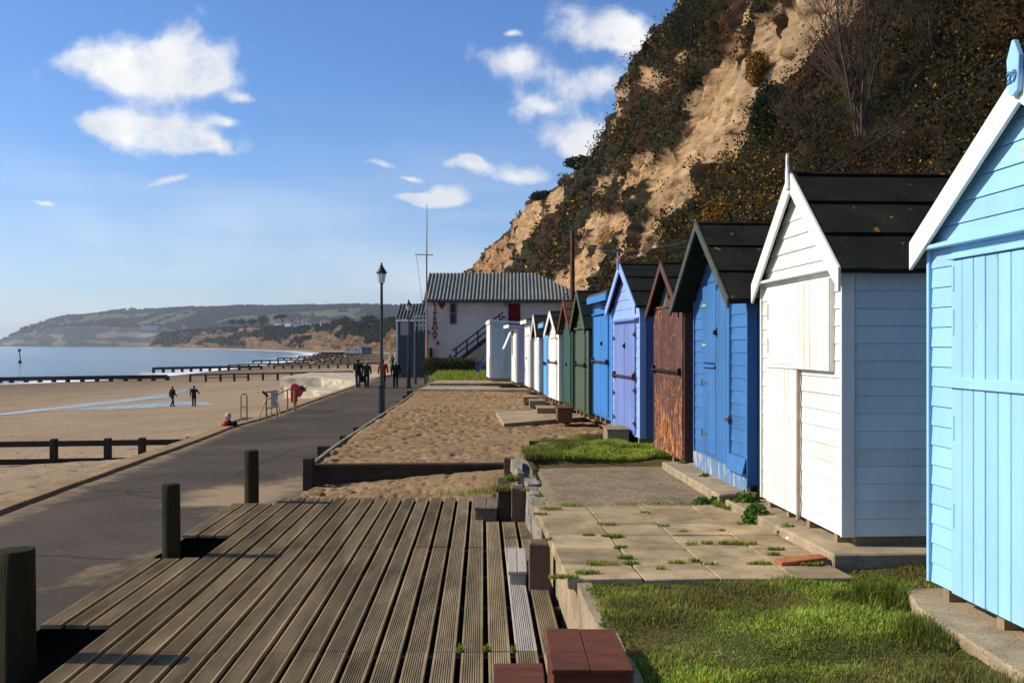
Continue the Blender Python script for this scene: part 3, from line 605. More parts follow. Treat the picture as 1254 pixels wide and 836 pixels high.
slab_thing([gp(607,506,-.2)[:2], gp(617,521,-.2)[:2], gp(731,511.5,-.2)[:2], gp(700,502,-.2)[:2]], -.26, -.155, M['concrete'], 'flat concrete pad lying on the sand in front of the green huts')
slab_thing([(-3.75,40.2),(2.6,39.4),(2.9,42.3),(-3.6,43)], -.5, -.20, M['concrete'], 'long pale concrete strip at the far end of the sand', bev=.03)
slab_thing([(-3.6,43.6),(1.5,43.4),(1.7,46.5),(-3.5,46.8)], -.5, -.09, M['concrete'], 'second concrete strip, farther back below the long grass', bev=.03)
box_thing('step_block', dp(742,0,15.6).x, dp(768,0,15.6).x, 15.35, 16.1, -.16, EYE-(524-HY)/F*15.5, M['rawwood'], 'pale wooden block step in front of the lilac hut', 'step')
box_thing('step_block', dp(716,0,17.9).x, dp(737,0,17.9).x, 17.2, 17.75, -.25, -.02, M['darktimber'], 'dark two-tier step in front of the flat-roofed blue hut', 'step')
box_thing('bench_step', dp(683,0,21.9).x, dp(701,0,21.9).x, 21.9, 22.9, -.13, .18, pm('brown_step_wood',(.16,.07,.04),(.1,.045,.03)), 'brown wooden step in front of the dark green hut with the red-brown roof', 'step')
for i, (px, d, lab) in enumerate([(675,25.0,'pale block step under the door of the white gabled hut'),(664,28.2,'pale block step under the sky blue narrow hut'),(655,30.3,'pale block step at the corner of the far white gabled hut')]):
    p = dp(px, 0, d); box_thing('step_block', p.x-.35, p.x+.1, d, d+1.1, -.22, -.02, M['rawwood'], lab, 'step')
mb = MB(); mb.box(-.18,.18,-.055,.055,0,.028); o = mb.build('timber_offcut', M['brick'], bevel=.004); p = gp(981,688,.02); o.location = (p.x,p.y,.022); o.rotation_euler = (R(2),R(-3),R(14)); tag(o, 'flat orange offcut lying between the paving and the grass', 'offcut')
for i, (px, py, s, lab) in enumerate([(876,689,.018,'small white shell on the front row of paving slabs'),(965,660,.028,'crumpled white scrap beside the concrete slab edge')]):
    p = gp(px,py,.02); mb = MB(); mb.lathe([(s*.3,0),(s,s*.3),(s*.9,s*.8),(s*.3,s*1.2)],9); o = mb.build('white_shell' if i == 0 else 'paper_scrap', pm('shell_white',(.8,.78,.74)), smooth=True); o.location = (p.x,p.y,.01); o.rotation_euler=(.4,.3,i); tag(o, lab, 'shell' if i == 0 else 'litter')

# ================================================================== BEACH HUTS
def hut(name, label, pn, dn, pf, df, yb, wallh_z, ridge_z, style, wall, side=None, trim=None, roofm=None, over=.12, sideover=.10, depth=2.2, eave_t=.035,
        bh=.125, barge=.13, ledge=True, barge_mat=None, Xn=None, zb=None, soff=None):
    Nn = Vector(((pn-CX)/F*dn if Xn is None else Xn, dn)); Ff = Vector(((pf-CX)/F*df, df)); u = Ff-Nn; W = u.length; rz = math.atan2(-u.x, u.y)
    zb = EYE-(yb-HY)/F*dn if zb is None else zb
    t = empty(name, (Nn.x, Nn.y, zb), rz, label, 'beach hut', 'beach huts in a row under the cliff')
    h = wallh_z-zb; rg = ridge_z-zb; side = side or wall; trim = trim or wall; D_ = depth; T = .012
    front_z = h+.0
    mb = MB()
    if style == 'gable': poly = [(0,0),(W,0),(W,h),(W/2,rg-.02),(0,h)]
    else: poly = [(0,0),(W,0),(W,h),(0,h)]
    mb.prism(poly, 0, .02, D_-.02)
    mb.build('wall_core', side, t)
    # horizontal boards on the front, with the shadow line of each lap
    def zspan(z0):
        if style != 'gable' or z0 <= h: return 0, W
        f = (z0-h)/(rg-.02-h); return W/2*f, W-W/2*f
    mb = MB(); z = 0.
    topz = rg-.06 if style == 'gable' else h
    while z < topz-.01:
        z1 = min(z+bh, topz); a0, b0 = zspan(z); a1, b1 = zspan(z1); j = random.uniform(-.0015,.0015)
        a0 += .01; b0 -= .01; a1 += .01; b1 -= .01
        if b1-a1 > .05: mb.hexa([(-T+j,a0,z+.004),(.021,a0,z+.004),(.021,b0,z+.004),(-T+j,b0,z+.004),(-.004,a1,z1),(.021,a1,z1),(.021,b1,z1),(-.004,b1,z1)])
        z = z1
    mb.build('front_boards', wall, t)
    mb = MB(); m4 = MB(); z = 0.
    while z < h-.01:
        z1 = min(z+bh, h); j = random.uniform(-.0015,.0015)
        mb.hexa([(.0,-T+j,z+.004),(D_,-T+j,z+.004),(D_,.021,z+.004),(0,.021,z+.004),(0,-.004,z1),(D_,-.004,z1),(D_,.021,z1),(0,.021,z1)])
        m4.hexa([(.0,W-.021,z+.004),(D_,W-.021,z+.004),(D_,W+T,z+.004),(0,W+T,z+.004),(0,W-.021,z1),(D_,W-.021,z1),(D_,W+.004,z1),(0,W+.004,z1)]); z = z1
    mb.build('side_boards', side, t); m4.build('side_boards', side, t)
    mb = MB(); mb.prism([(-.026,-.026),(.075,-.026),(.075,-.019),(.03,-.019),(.03,0),(-.026,0)],2,0,h-.01); mb.build('corner_post', trim, t, bevel=.003); mb = MB(); mb.box(-.026,.03,W,W+.026,0,h-.01); mb.build('corner_post', trim, t, bevel=.003)
    # roof
    if style == 'gable':
        for sgn in (0, 1):
            s = (rg-h)/(W/2); so_ = sideover; th = eave_t
            ye = -so_ if sgn == 0 else W+so_; ze = h-s*so_
            mb = MB(); x0, x1 = -over, D_+.08; n = 14
            vs = []; 
            for i in range(n+1):
                x = x0+(x1-x0)*i/n; wv = .004*math.sin(i*1.9)+.003*random.uniform(-1,1)
                vs += [(x, ye, ze+.004+wv), (x, W/2, rg+.004+wv*.3), (x, W/2, rg+.004+th*1.15+wv*.3), (x, ye, ze+.004+th+wv)]
            fs = []
            for i in range(n):
                for k in range(4): fs.append((i*4+k, i*4+(k+1)%4, i*4+4+(k+1)%4, i*4+4+k))
            fs += [(3,2,1,0),(n*4,n*4+1,n*4+2,n*4+3)]
            mb.add(vs, fs)
            # felt laps
            for f in (.33,.66,.97):
                yy0 = ye+(W/2-ye)*f; zz0 = ze+(rg-ze)*f+th*1.1+.004
                mb.bar((x0+.001,yy0,zz0+.003),(x1,yy0,zz0+.003),.05,.008)
            mb.build('roof', roofm or M['felt'], t)
            if barge:
                bx0, bx1 = -over-.024, -over-.002; b = barge; yj = W/2+(.0 if sgn else 0)
                top = th+.012
                pts = [(ye, ze+top), (W/2, rg+top*1.1), (W/2, rg+top*1.1-b*1.35), (ye, ze+top-b*1.35)] if sgn == 0 else [(W/2, rg+top*1.1), (ye, ze+top), (ye, ze+top-b*1.35), (W/2, rg+top*1.1-b*1.35)]
                m2 = MB(); m2.prism(pts, 0, bx0, bx1); m2.build('bargeboard', barge_mat or trim, t, bevel=.002)
    else:
        fl = MB(); o_ = over
        fl.hexa([(-o_,-.08,h+.0),(D_+.05,-.08,h-.18),(D_+.05,W+.08,h-.18),(-o_,W+.08,h),(-o_,-.08,h+.07),(D_+.05,-.08,h-.11),(D_+.05,W+.08,h-.11),(-o_,W+.08,h+.07)])
        fl.build('roof', roofm or M['feltgrey'], t, bevel=.008)
        m2 = MB(); m2.box(-o_-.02,-o_-.001,-.085,W+.085,h-.10,h+.02); m2.build('fascia', trim, t, bevel=.002)
        m2 = MB(); m2.hexa([(-o_,-.104,h-.09),(D_,-.104,h-.24),(D_,-.084,h-.24),(-o_,-.084,h-.09),(-o_,-.104,h+.02),(D_,-.104,h-.13),(D_,-.084,h-.13),(-o_,-.084,h+.02)]); m2.build('fascia', side, t)
    # bearers
    mb = MB()
    for yb_ in (.12, W*.37, W*.63, W-.2): mb.box(.0,.12 if yb_ > .2 else .3, yb_, yb_+.07, -.10, 0)
    mb.box(.10,D_-.1,.03,W-.03,-.14,-.002)
    mb.build('bearers', M['rawwood'], t)
    t['W'] = W; t['h'] = h; t['rg'] = rg
    return t, W, h, rg, zb
def door(t, y0, y1, z0, z1, mat, planks=5, prd=.035, vert=True, name='door', rails=(), hinges=None, hm=None, bar=None, knob=None):
    d = MB(); w = (y1-y0)/planks
    d.box(-prd+.012, -.005, y0, y1, z0, z1)
    if vert:
        for i in range(planks): d.box(-prd+random.uniform(-.001,.001), -prd+.0115, y0+i*w+.004, y0+(i+1)*w-.004, z0+.003, z1-.003)
    o = d.build(name, mat, t, bevel=.003)
    for (ra, rb) in rails:
        r = MB(); r.box(-prd-.016, -prd-.001, y0-.005, y1+.005, ra, rb); r.build('rail', mat, o, bevel=.003)
    for (hy, hz, ln) in (hinges or []):
        r = MB(); s = 1 if ln > 0 else -1
        if abs(ln) < .05: r.box(-prd-.004,-prd+.001,hy-.03,hy-.008,hz-.07,hz+.07); r.build('hinge', hm or M['rust'], o); continue
        r.hexa([(-prd-.007,hy,hz-.022),(-prd-.001,hy,hz-.022),(-prd-.001,hy+ln,hz-.008),(-prd-.007,hy+ln,hz-.008),(-prd-.007,hy,hz+.022),(-prd-.001,hy,hz+.022),(-prd-.001,hy+ln,hz+.008),(-prd-.007,hy+ln,hz+.008)])
        r.box(-prd-.012,-prd+.0,hy-.012*s-.008,hy-.012*s+.008,hz-.04,hz+.04); r.build('hinge', hm or M['rust'], o)
    if bar:
        r = MB(); r.bar((-prd-.03, bar[0], bar[2]), (-prd-.03, bar[1], bar[2]+(bar[3] if len(bar) > 3 else 0)), .045, .025)
        r.box(-prd-.04,-prd,bar[0]+.02,bar[0]+.06,bar[2]-.045,bar[2]+.045); r.box(-prd-.04,-prd,bar[1]-.09,bar[1]-.03,bar[2]-.05,bar[2]+.06); r.build('lock_bar', hm or M['rust'], o)
    if knob:
        r = MB(); r.box(-prd-.006,-prd,knob[0]-.02,knob[0]+.02,knob[1]-.05,knob[1]+.05); r.lathe([(.014,knob[1]-.03),(.022,knob[1]-.015),(.022,knob[1]+.01),(.012,knob[1]+.025)], 8, c=(-prd-.022,knob[0])); r.build('padlock', hm or M['iron'], o)
    return o
def ledge(t, y0, y1, z, mat, pr=.06, hgt=.03, name='ledge'):
    r = MB(); r.hexa([(-pr,y0,z),(.0,y0,z),(.0,y1,z),(-pr,y1,z),(-pr,y0,z+hgt*.5),(.0,y0,z+hgt),(.0,y1,z+hgt),(-pr,y1,z+hgt*.5)]); return r.build(name, mat, t, bevel=.003)
def finial(t, W, rg, over, mat, h0=.16, h1=.30, w=.055, plate=False):
    r = MB(); x = -over-.026
    if plate: r.prism([(W/2-.040,rg-h0),(W/2+.0,rg-h0-.02),(W/2+.040,rg-h0),(W/2+.055,rg+.10),(W/2+.008,rg+h1),(W/2-.008,rg+h1),(W/2-.055,rg+.10)], 0, x-.03, x)
    else: r.prism([(W/2-w*.6,rg-h0),(W/2+w*.6,rg-h0),(W/2+w*.55,rg+.05),(W/2+w*.25,rg+.10),(W/2+w*.3,rg+h1*.8),(W/2,rg+h1),(W/2-w*.3,rg+h1*.8),(W/2-w*.25,rg+.10),(W/2-w*.55,rg+.05)], 0, x-.022, x)
    return r.build('finial', mat, t, bevel=.004), x

# nearest, light blue
t, W, h, rg, zb = hut('beach_hut', 'nearest light blue hut with the number 29, cut by the right edge', 0, 3.95, 1142, 6.05, 0, 2.21, 2.87, 'gable', M['lightblue'], trim=M['lightblue'], over=.06, sideover=.13, Xn=2.665, zb=.13, bh=.117, barge=.125, barge_mat=M['cream'], roofm=M['felt'])
door(t, .35, W-.29, .0, 1.90, M['lightblue'], planks=12, rails=[(1.175,1.235)], hinges=[(W-.295,1.80,-.03),(W-.295,1.55,-.03),(W-.295,.95,-.03),(W-.295,.45,-.03)], hm=M['lightblue'])
ledge(t, -.01, W+.01, 1.985, M['lightblue'], .07, .045); ledge(t, .26, W-.27, 1.905, M['lightblue'], .05, .05, 'door_head')
fb, fx = finial(t, W, rg, .06, M['lightblue'], .07, .19, plate=True)
tm = text_mesh('29', .082, .004, 'house_number', pm('number_paint', (.10,.22,.42)), fb, .002); tm.rotation_euler = (R(90),0,R(-90)); tm.location = (fx-.033, W/2, rg+.005)
tm = text_mesh('LET', .12, .002, 'name_letters', pm('flaking_letters', (.75,.68,.58), (.5,.2,.08), scale=30, chips=.55, chipc=(.26,.6,.8), chipscale=(12,12,12)), t, .003); tm.rotation_euler = (R(90),0,R(-90)); tm.location = (-.026, W/2-.03, 2.42-.03)
# tall white
t, W, h, rg, zb = hut('beach_hut', 'tall white hut with white gable boards, white shutter and a dark felt roof', 1033, 7.35, 935, 9.26, 657, 2.15, 2.93, 'gable', M['white'], side=paint('white_paint_skylit_side', (.66,.76,.78), .71, (.4,.4,.38), grime=.3), over=.06, sideover=.11, bh=.128, barge=.13, roofm=M['feltmoss'])  # side is white too; blue skylight on its shaded wall is put into the colour
door(t, .90, 1.72, .0, 1.20, M['white'], planks=8, hinges=[(1.725,1.02,-.03),(1.725,.12,-.03)], hm=M['cream'])
p_ = door(t, .93, 1.72, 1.235, 1.86, M['white'], planks=1, vert=False, name='upper_panel', hinges=[(1.725,1.7,-.03),(1.725,1.4,-.03)], hm=M['cream'])
p_ = door(t, .15, .95, 1.20, 1.905, M['white'], planks=6, prd=.055, name='shutter')
r = MB(); r.box(-.048,-.019,.868,.892,-.03,1.19); r.build('door_post', pm('bare_brown_wood',(.50,.40,.32),(.34,.25,.19)), t, bevel=.003)
r = MB(); r.box(-.045,-.019,.90,1.75,1.20,1.232); r.build('rail', M['white'], t, bevel=.003)
ledge(t, -.01, W+.01, 1.955, M['white'], .065, .04); finial(t, W, rg, .06, M['white'], .10, .20, w=.05)
# blue with oversized dark roof
t, W, h, rg, zb = hut('beach_hut', 'blue hut under an oversized dark felt roof with wavy grey edges', 917, 9.92, 852, 12.05, 594, 2.08, 2.83, 'gable', M['blue'], over=.25, sideover=.20, bh=.13, barge=.075, barge_mat=M['feltgrey'], roofm=M['feltmoss'], eave_t=.05)
ax = .68
door(t, .58, 1.10, .12, 1.98, M['blue'], planks=4, hinges=[(.575,.60,.16)], knob=(1.06,1.52))
door(t, 1.115, 1.68, .16, 1.12, M['blue'], planks=4, hinges=[(1.675,.95,-.2),(1.675,.38,-.2)], name='lower_door', hm=pm('dull_hinge',(.12,.12,.1)))
door(t, 1.115, 1.68, 1.18, 2.05, M['blue'], planks=4, hinges=[(1.675,1.83,-.2),(1.675,1.38,-.2)], name='upper_door', hm=pm('green_hinge',(.25,.38,.30)))
ledge(t, 1.10, 1.72, 1.13, M['blue'], .06, .04)
r = MB(); r.hexa([(-.02,0,-.12),(.02,0,-.12),(.02,W,-.12),(-.02,W,-.12),(-.03,0,.12),(.02,0,.12),(.02,W,.12),(-.03,W,.12)]); r.build('plinth', paint('flaking_blue_plinth', (.10,.22,.40), .53, (.42,.38,.32)), t)
r = MB(); r.hexa([(-.075,-.01,.10),(-.055,-.01,.10),(-.055,.56,.10),(-.075,.56,.10),(-.035,-.01,.26),(-.02,-.01,.26),(-.02,.56,.26),(-.035,.56,.26)]); r.build('loose_board', M['blue'], t)
# brown peeling
t, W, h, rg, zb = hut('beach_hut', 'narrow brown hut with paint peeling off in orange patches', 840, 12.42, 803, 14.2, 541, 2.02, 2.60, 'gable', M['brownpaint'], side=M['greyside'], trim=pm('plain_brown_paint',(.12,.060,.050),(.08,.038,.034),scale=4), over=.11, sideover=.12, bh=3.0, barge=.08, roofm=M['felt'], zb=.10)
door(t, .06, W-.06, .02, 1.93, M['brownpaint'], planks=9, bar=(.10,W-.05,1.11), hm=M['iron'])
r = MB(); r.box(-.03,-.0195,W/2-.05,W/2+.02,2.06,2.26); r.build('slot_vent', M['iron'], t)
r = MB(); r.box(-.045,-.02,.04,W-.04,1.94,1.97); r.build('door_head', M['brownpaint'], t)
# lilac blue
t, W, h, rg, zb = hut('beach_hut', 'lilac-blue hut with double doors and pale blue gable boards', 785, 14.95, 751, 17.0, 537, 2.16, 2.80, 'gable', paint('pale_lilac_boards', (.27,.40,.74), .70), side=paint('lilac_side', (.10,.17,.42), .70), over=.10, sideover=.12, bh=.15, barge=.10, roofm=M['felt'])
door(t, .28, W/2-.01, .03, 1.72, M['lilacdoor'], planks=3, hinges=[(.28,1.55,.14),(.28,.95,.14),(.28,.70,.14),(.28,.2,.14)], knob=(W/2-.07,1.38), bar=(.25,W-.28,.90))
door(t, W/2+.01, W-.22, .03, 1.72, M['lilacdoor'], planks=3, hinges=[(W-.22,1.5,-.14),(W-.22,.9,-.14),(W-.22,.6,-.14),(W-.22,.2,-.14)])
ledge(t, .1, W-.1, 1.76, M['lilacdoor'], .08, .05); finial(t, W, rg, .10, M['lilac'], .06, .22, w=.045)
# strong blue, flat roof
t, W, h, rg, zb = hut('beach_hut', 'strong blue flat-roofed hut with a louvred vent over its doors', 750.3, 17.4, 728, 19.35, 516, 2.42, 2.42, 'flat', M['flatblue'], over=.12, bh=3.5)
door(t, .32, W/2+.02, .05, 1.85, M['flatblue'], planks=2, bar=(.28,W-.1,1.02), knob=(W/2-.1,1.35)); door(t, W/2+.04, W-.12, .05, 1.85, M['flatblue'], planks=2)
ledge(t, .12, W-.05, 1.88, M['flatblue'], .07, .04)
r = MB()
for k in range(6): r.box(-.035,-.02,W/2-.25,W/2+.12,1.98+k*.055,2.0+k*.055)
r.build('louvre', M['iron'], t)
# olive green
t, W, h, rg, zb = hut('beach_hut', 'olive green gabled hut between the flat-roofed blue hut and the dark green one', 722, 20.0, 705, 22.0, 508, 1.93, 2.64, 'gable', M['green'], side=paint('near_black_green', (.02,.026,.018)), over=.11, sideover=.14, bh=.14, barge=.09, roofm=M['felt'])
door(t, .45, W/2-.01, .03, 1.70, M['green'], planks=2, bar=(.3,W-.3,.98), hm=M['iron']); door(t, W/2+.01, W-.4, .03, 1.70, M['green'], planks=2)
ledge(t, .25, W-.25, 1.72, M['green'], .08, .05)
# dark green, brown roof
t, W, h, rg, zb = hut('beach_hut', 'dark green hut with a red-brown roof edge', 702.3, 22.6, 690, 24.4, 496, 1.98, 2.55, 'gable', M['dgreen'], over=.11, sideover=.12, bh=.14, barge=.10, barge_mat=pm('red_brown_barge',(.15,.055,.035)), roofm=pm('red_brown_roof',(.13,.05,.035),(.07,.035,.028)))
door(t, .3, W-.3, .03, 1.7, M['dgreen'], planks=4, knob=(W/2,.9))
# white gabled
t, W, h, rg, zb = hut('beach_hut', 'small white gabled hut with a lock bar, right of the sky blue hut', 685.5, 25.0, 672.3, 27.0, 491, 1.86, 2.38, 'gable', M['white'], side=M['greyside'], over=.11, sideover=.12, bh=.14, barge=.10, roofm=M['felt'])
door(t, .4, W/2-.01, .03, 1.55, M['white'], planks=2, bar=(.3,W-.3,.95)); door(t, W/2+.01, W-.4, .03, 1.55, M['white'], planks=2); ledge(t, .3, W-.3, 1.57, M['white'])
# sky blue narrow
t, W, h, rg, zb = hut('beach_hut', 'narrow sky blue flat-topped hut squeezed between two white huts', 672, 27.5, 666.3, 29.1, 486, 2.12, 2.12, 'flat', M['sky'], over=.15, bh=3.5)
door(t, .3, W-.3, .03, 1.6, M['sky'], planks=3, bar=(.4,W-.5,.9), hm=M['iron'])
# white gabled far
t, W, h, rg, zb = hut('beach_hut', 'white gabled hut with a black roof, left of the sky blue hut', 661, 29.7, 654.8, 31.7, 480, 1.84, 2.42, 'gable', M['white'], side=M['white'], over=.11, sideover=.14, bh=.14, barge=.10, roofm=M['felt'])
door(t, .4, W-.4, .03, 1.55, M['white'], planks=4)
# white flat
t, W, h, rg, zb = hut('beach_hut', 'white flat-roofed hut between the far gabled hut and the lilac-sided one', 650, 33.0, 643.2, 35.0, 474.5, 2.35, 2.35, 'flat', M['white'], side=paint('cream_side', (.6,.55,.48)), over=.15, bh=.14)
door(t, .4, W-.4, .03, 1.7, M['white'], planks=4, knob=(W/2,.95)); ledge(t, .3, W-.3, 1.72, M['white'])
# lilac side flat
t, W, h, rg, zb = hut('beach_hut', 'small white-fronted hut with a lilac side and a propped-open hatch', 633, 37.4, 626.8, 39.4, 468.5, 2.28, 2.28, 'flat', M['white'], side=paint('pale_lilac_side', (.50,.52,.78), .75), over=.3, bh=.16, roofm=M['felt'])
door(t, .4, W-.4, .03, 1.75, M['white'], planks=4)
r = MB(); r.hexa([(-.38,1.3,1.25),(-.35,1.3,1.25),(-.35,2.0,1.25),(-.38,2.0,1.25),(-.08,1.3,1.95),(-.05,1.3,1.95),(-.05,2.0,1.95),(-.08,2.0,1.95)]); r.build('hatch', M['white'], t)
# pale grey blue box
t, W, h, rg, zb = hut('beach_hut', 'pale grey-blue flat box hut at the far end of the row', 600.5, 41.0, 596.3, 43.2, 463, 2.50, 2.50, 'flat', M['white'], side=M['paleblue'], over=.03, bh=3.6, depth=2.4, roofm=M['paleblue'])
r = MB(); r.box(.12,2.2,-.035,-.019,.95,1.02); r.box(.12,2.2,-.034,-.019,2.1,2.2)
for k in range(9): r.box(.12+k*.24,.34+k*.24,-.028,-.0185,.05,2.15)
r.build('side_door', M['paleblue'], t)
r = MB(); r.hexa([(-.62,.1,.25),(-.45,.1,.25),(-.22,.1,.95),(-.27,.1,.95),(-.62,.5,.25),(-.45,.5,.25),(-.22,.5,.95),(-.27,.5,.95)]); o = r.build('folded_windbreak', pm('blue_cloth',(.03,.12,.45))); o.location = t.location; tag(o, 'folded blue cloth leaning beside the pale box hut', 'windbreak')

# ================================================================== CLIFF BEHIND THE HUTS
CT = [(-20,20,30),(60,20,29),(85,20,28.8),(98,20,30.2),(115,20,30.),(122,20,30.4),(126,20.2,25.4),(149,20,27),(170,19.6,28.6),(190,18.5,29),(213,16.4,30),(257,14.6,30),(316,11.5,30),(400,8,31),(430,4,30),(500,-4,24),(600,-22,20),(700,-40,17),(850,-79,17.5),(1000,-125,19),(1200,-190,21),(1500,-310,26),(1800,-440,28),(2000,-545,27),(2200,-640,24)]
def ctop(d, i): return np.interp(d, [c[0] for c in CT], [c[i] for c in CT])
def make_cliff(name, ds, nt_, wall_off, mat, seed, amp, zfoot):
    q = ctop(ds,1); H = ctop(ds,2); Xt = q-.0584*ds
    dX = np.gradient(Xt); dY = np.gradient(ds); L_ = np.hypot(dX,dY); nx, ny = -dY/L_, dX/L_             # left normal, towards the sea
    k = np.ones(41)/41; nx = np.convolve(np.pad(nx,20,mode='edge'),k,'valid'); ny = np.convolve(np.pad(ny,20,mode='edge'),k,'valid')
    t = np.linspace(0,1,nt_)[None]; ofs = np.interp(ds, *zip(*wall_off))[:,None]
    fr = (1-t)**1.22                                    # steeper towards the top
    a = ofs*fr; X = Xt[:,None]+nx[:,None]*a; Y = ds[:,None]+ny[:,None]*a; zf = np.interp(ds, *zip(*zfoot))[:,None]; Z = zf+(H[:,None]+EYE-zf)*t
    sc = np.interp(ds, [0,100,400,1000,2200],[1,1,1.3,2.2,3.5])[:,None]; env = np.clip(t*6,0,1)*np.interp(t,[0,.97,1],[1,1,.35])
    S = np.cumsum(L_)[:,None]+0*t
    S2 = np.concatenate([[0],np.cumsum(np.hypot(np.diff(Xt),np.diff(ds)))])[:,None]+0*t
    disp = amp*sc*env*(1.3*fbm(S2*.055/sc, Z*.05/sc, oct=3, seed=seed)
        + .55*fbm(S2*.30/sc+.18*Z/sc, Z*.10/sc, oct=4, seed=seed+3, rough=.55)
        + .42*(1-np.abs(vnoise(S2*.55/sc+1.0*fbm(S2*.3,Z*.3,seed=9), Z*.10/sc, seed=seed+5))*2)
        + .20*(1-np.abs(vnoise(S2*1.6/sc+.8*fbm(S2*.5,Z*.5,seed=19), Z*.35/sc, seed=seed+6))*2)
        + .30*fbm(S2*.5/sc, Z*1.1/sc, oct=5, seed=seed+8, rough=.72)
        + .34*np.abs(((Z*.62/sc+.16*S2/sc*.6+1.1*fbm(S2*.22/sc,Z*.25/sc,oct=3,seed=seed+21))%1.)-.5)*np.clip(.6+1.6*fbm(S2*.15/sc,Z*.2/sc,oct=2,seed=seed+22),0,1.3)
        + .16*np.abs(((Z*1.9/sc+.3*S2/sc+1.5*fbm(S2*.5/sc,Z*.4/sc,oct=3,seed=seed+23))%1.)-.5)
        - .42*np.clip(fbm(S2*1.1/sc, Z*1.6/sc, oct=3, seed=seed+15)-.10,0,1)*2)
    X = X+nx[:,None]*disp*1.0; Y = Y+ny[:,None]*disp; Z = Z+.25*amp*env*sc*fbm(S2*.4/sc, Z*.6/sc, oct=3, seed=seed+11)
    # land behind the rim
    nb = 8; bk = np.linspace(0,1,nb+1)[1:]**1.6
    Xb = X[:,-1:]-nx[:,None]*bk*70; Yb = Y[:,-1:]-ny[:,None]*bk*70; Zb = Z[:,-1:]-1.2*bk*3+0*bk
    return np.stack([np.concatenate([X,Xb],1), np.concatenate([Y,Yb],1), np.concatenate([Z,Zb],1)],-1), nx, ny
def rock_mat(name, c1, c2, sc, c3, attr=None):
    m = bpy.data.materials.new(name); m.use_nodes = True; nt = m.node_tree; L = nt.links.new; b = nt.nodes['Principled BSDF']; b.inputs['Roughness'].default_value = .95; b.inputs['Specular IOR Level'].default_value = .15
    tc = _n(nt,'ShaderNodeTexCoord'); mp = _n(nt,'ShaderNodeMapping'); mp.inputs['Scale'].default_value = (sc,sc*.6,sc*1.6); mp.inputs['Rotation'].default_value=(R(8),0,0); L(tc.outputs['Object'], mp.inputs[0])
    n = _n(nt,'ShaderNodeTexNoise'); n.inputs['Scale'].default_value = 1; n.inputs['Detail'].default_value = 9; n.inputs['Roughness'].default_value = .68; L(mp.outputs[0], n.inputs['Vector'])
    cr = _n(nt,'ShaderNodeValToRGB'); e = cr.color_ramp.elements; e[0].position=.34; e[0].color=(*c3,1); e[1].position=.66; e[1].color=(*c1,1); x = e.new(.48); x.color=(*c2,1); L(n.outputs[0], cr.inputs[0])
    col = cr.outputs[0]
    a = _n(nt,'ShaderNodeAttribute', attribute_name='tone'); mx = _n(nt,'ShaderNodeMix', data_type='RGBA', blend_type='MULTIPLY'); mx.inputs[0].default_value = 1; L(col, mx.inputs[6]); L(a.outputs['Color'], mx.inputs[7]); L(mx.outputs[2], b.inputs['Base Color'])
    n2 = _n(nt,'ShaderNodeTexNoise'); n2.inputs['Scale'].default_value = 2.6; n2.inputs['Detail'].default_value = 10; n2.inputs['Roughness'].default_value = .72; L(mp.outputs[0], n2.inputs['Vector'])
    bp = _n(nt,'ShaderNodeBump'); bp.inputs['Strength'].default_value = 1; bp.inputs['Distance'].default_value = .35/sc*.5; L(n2.outputs[0], bp.inputs['Height']); L(bp.outputs[0], b.inputs['Normal'])
    return m
dsn = np.concatenate([np.linspace(-14,8,30)[:-1], 8*np.exp(np.linspace(0, math.log(560/8.), 900))])
G, nx, ny = make_cliff('cliff', dsn, 210, [(-20,13.5),(60,13.5),(120,13),(200,12),(420,9),(700,8)], None, 40, 1.0, [(-20,.2),(40,.2),(80,-.9),(700,-2.8)])
# photographic survey of where the rock is bare
BARE = [[(928,-10),(1075,-10),(1060,22),(1030,42),(1004,78),(980,100),(968,108),(940,122),(930,150),(928,176),(894,190),(874,212),(872,196),(852,214),(856,244),(838,256),(822,269),(826,289),(814,302),(785,316),(780,300),(790,294),(800,276),(808,252),(806,228),(824,192),(838,206),(842,180),(858,150),(853,120),(882,90),(911,64)],
 [(733,226),(752,212),(774,203),(790,190),(801,190),(792,205),(766,222),(746,241),(733,244)],
 [(676,362),(695,330),(711,300),(720,276),(735,263),(748,266),(775,266),(773,288),(786,300),(790,316),(765,320),(748,320),(738,334),(735,362)],
 [(790,88),(800,84),(815,97),(830,96),(832,108),(815,113),(796,110)],[(752,160),(757,118),(770,103),(777,100),(770,125),(762,142),(757,170)],[(836,66),(850,62),(852,78),(834,82)],[(768,228),(790,215),(804,200),(806,214),(786,240),(772,250)],
 [(570,336),(590,310),(600,300),(622,272),(640,256),(680,226),(702,232),(690,249),(671,266),(660,280),(646,296),(638,312),(617,334),(600,345)],
 [(696,216),(700,209),(722,196),(733,190),(729,200),(712,209),(700,222)],[(466,430),(470,405),(480,390),(490,380),(490,430)]]
def inpoly(px, py, poly):
    c = np.zeros(px.shape, bool); n = len(poly)
    for i in range(n):
        x0,y0 = poly[i]; x1,y1 = poly[(i+1)%n]
        if y0 == y1: continue
        c ^= ((y0 > py) != (y1 > py)) & (px < (x1-x0)*(py-y0)/(y1-y0)+x0)
    return c
def proj(P):
    d = np.maximum(P[...,1], .5); return CX+F*P[...,0]/d, HY-F*(P[...,2]-EYE)/d, d
px, py, d_ = proj(G)
jx = 5*fbm(px*.06, py*.06, oct=3, seed=77); jy = 5*fbm(px*.06+50, py*.06, oct=3, seed=78)
bare = np.zeros(px.shape, bool)
for p in BARE: bare |= inpoly(px+jx, py+jy, p)
off_ = (px > 1254)|(py < -10)|(G[...,1] < 8)
bare |= off_ & (fbm(G[...,1]*.09, G[...,2]*.12, oct=3, seed=90) > .22)
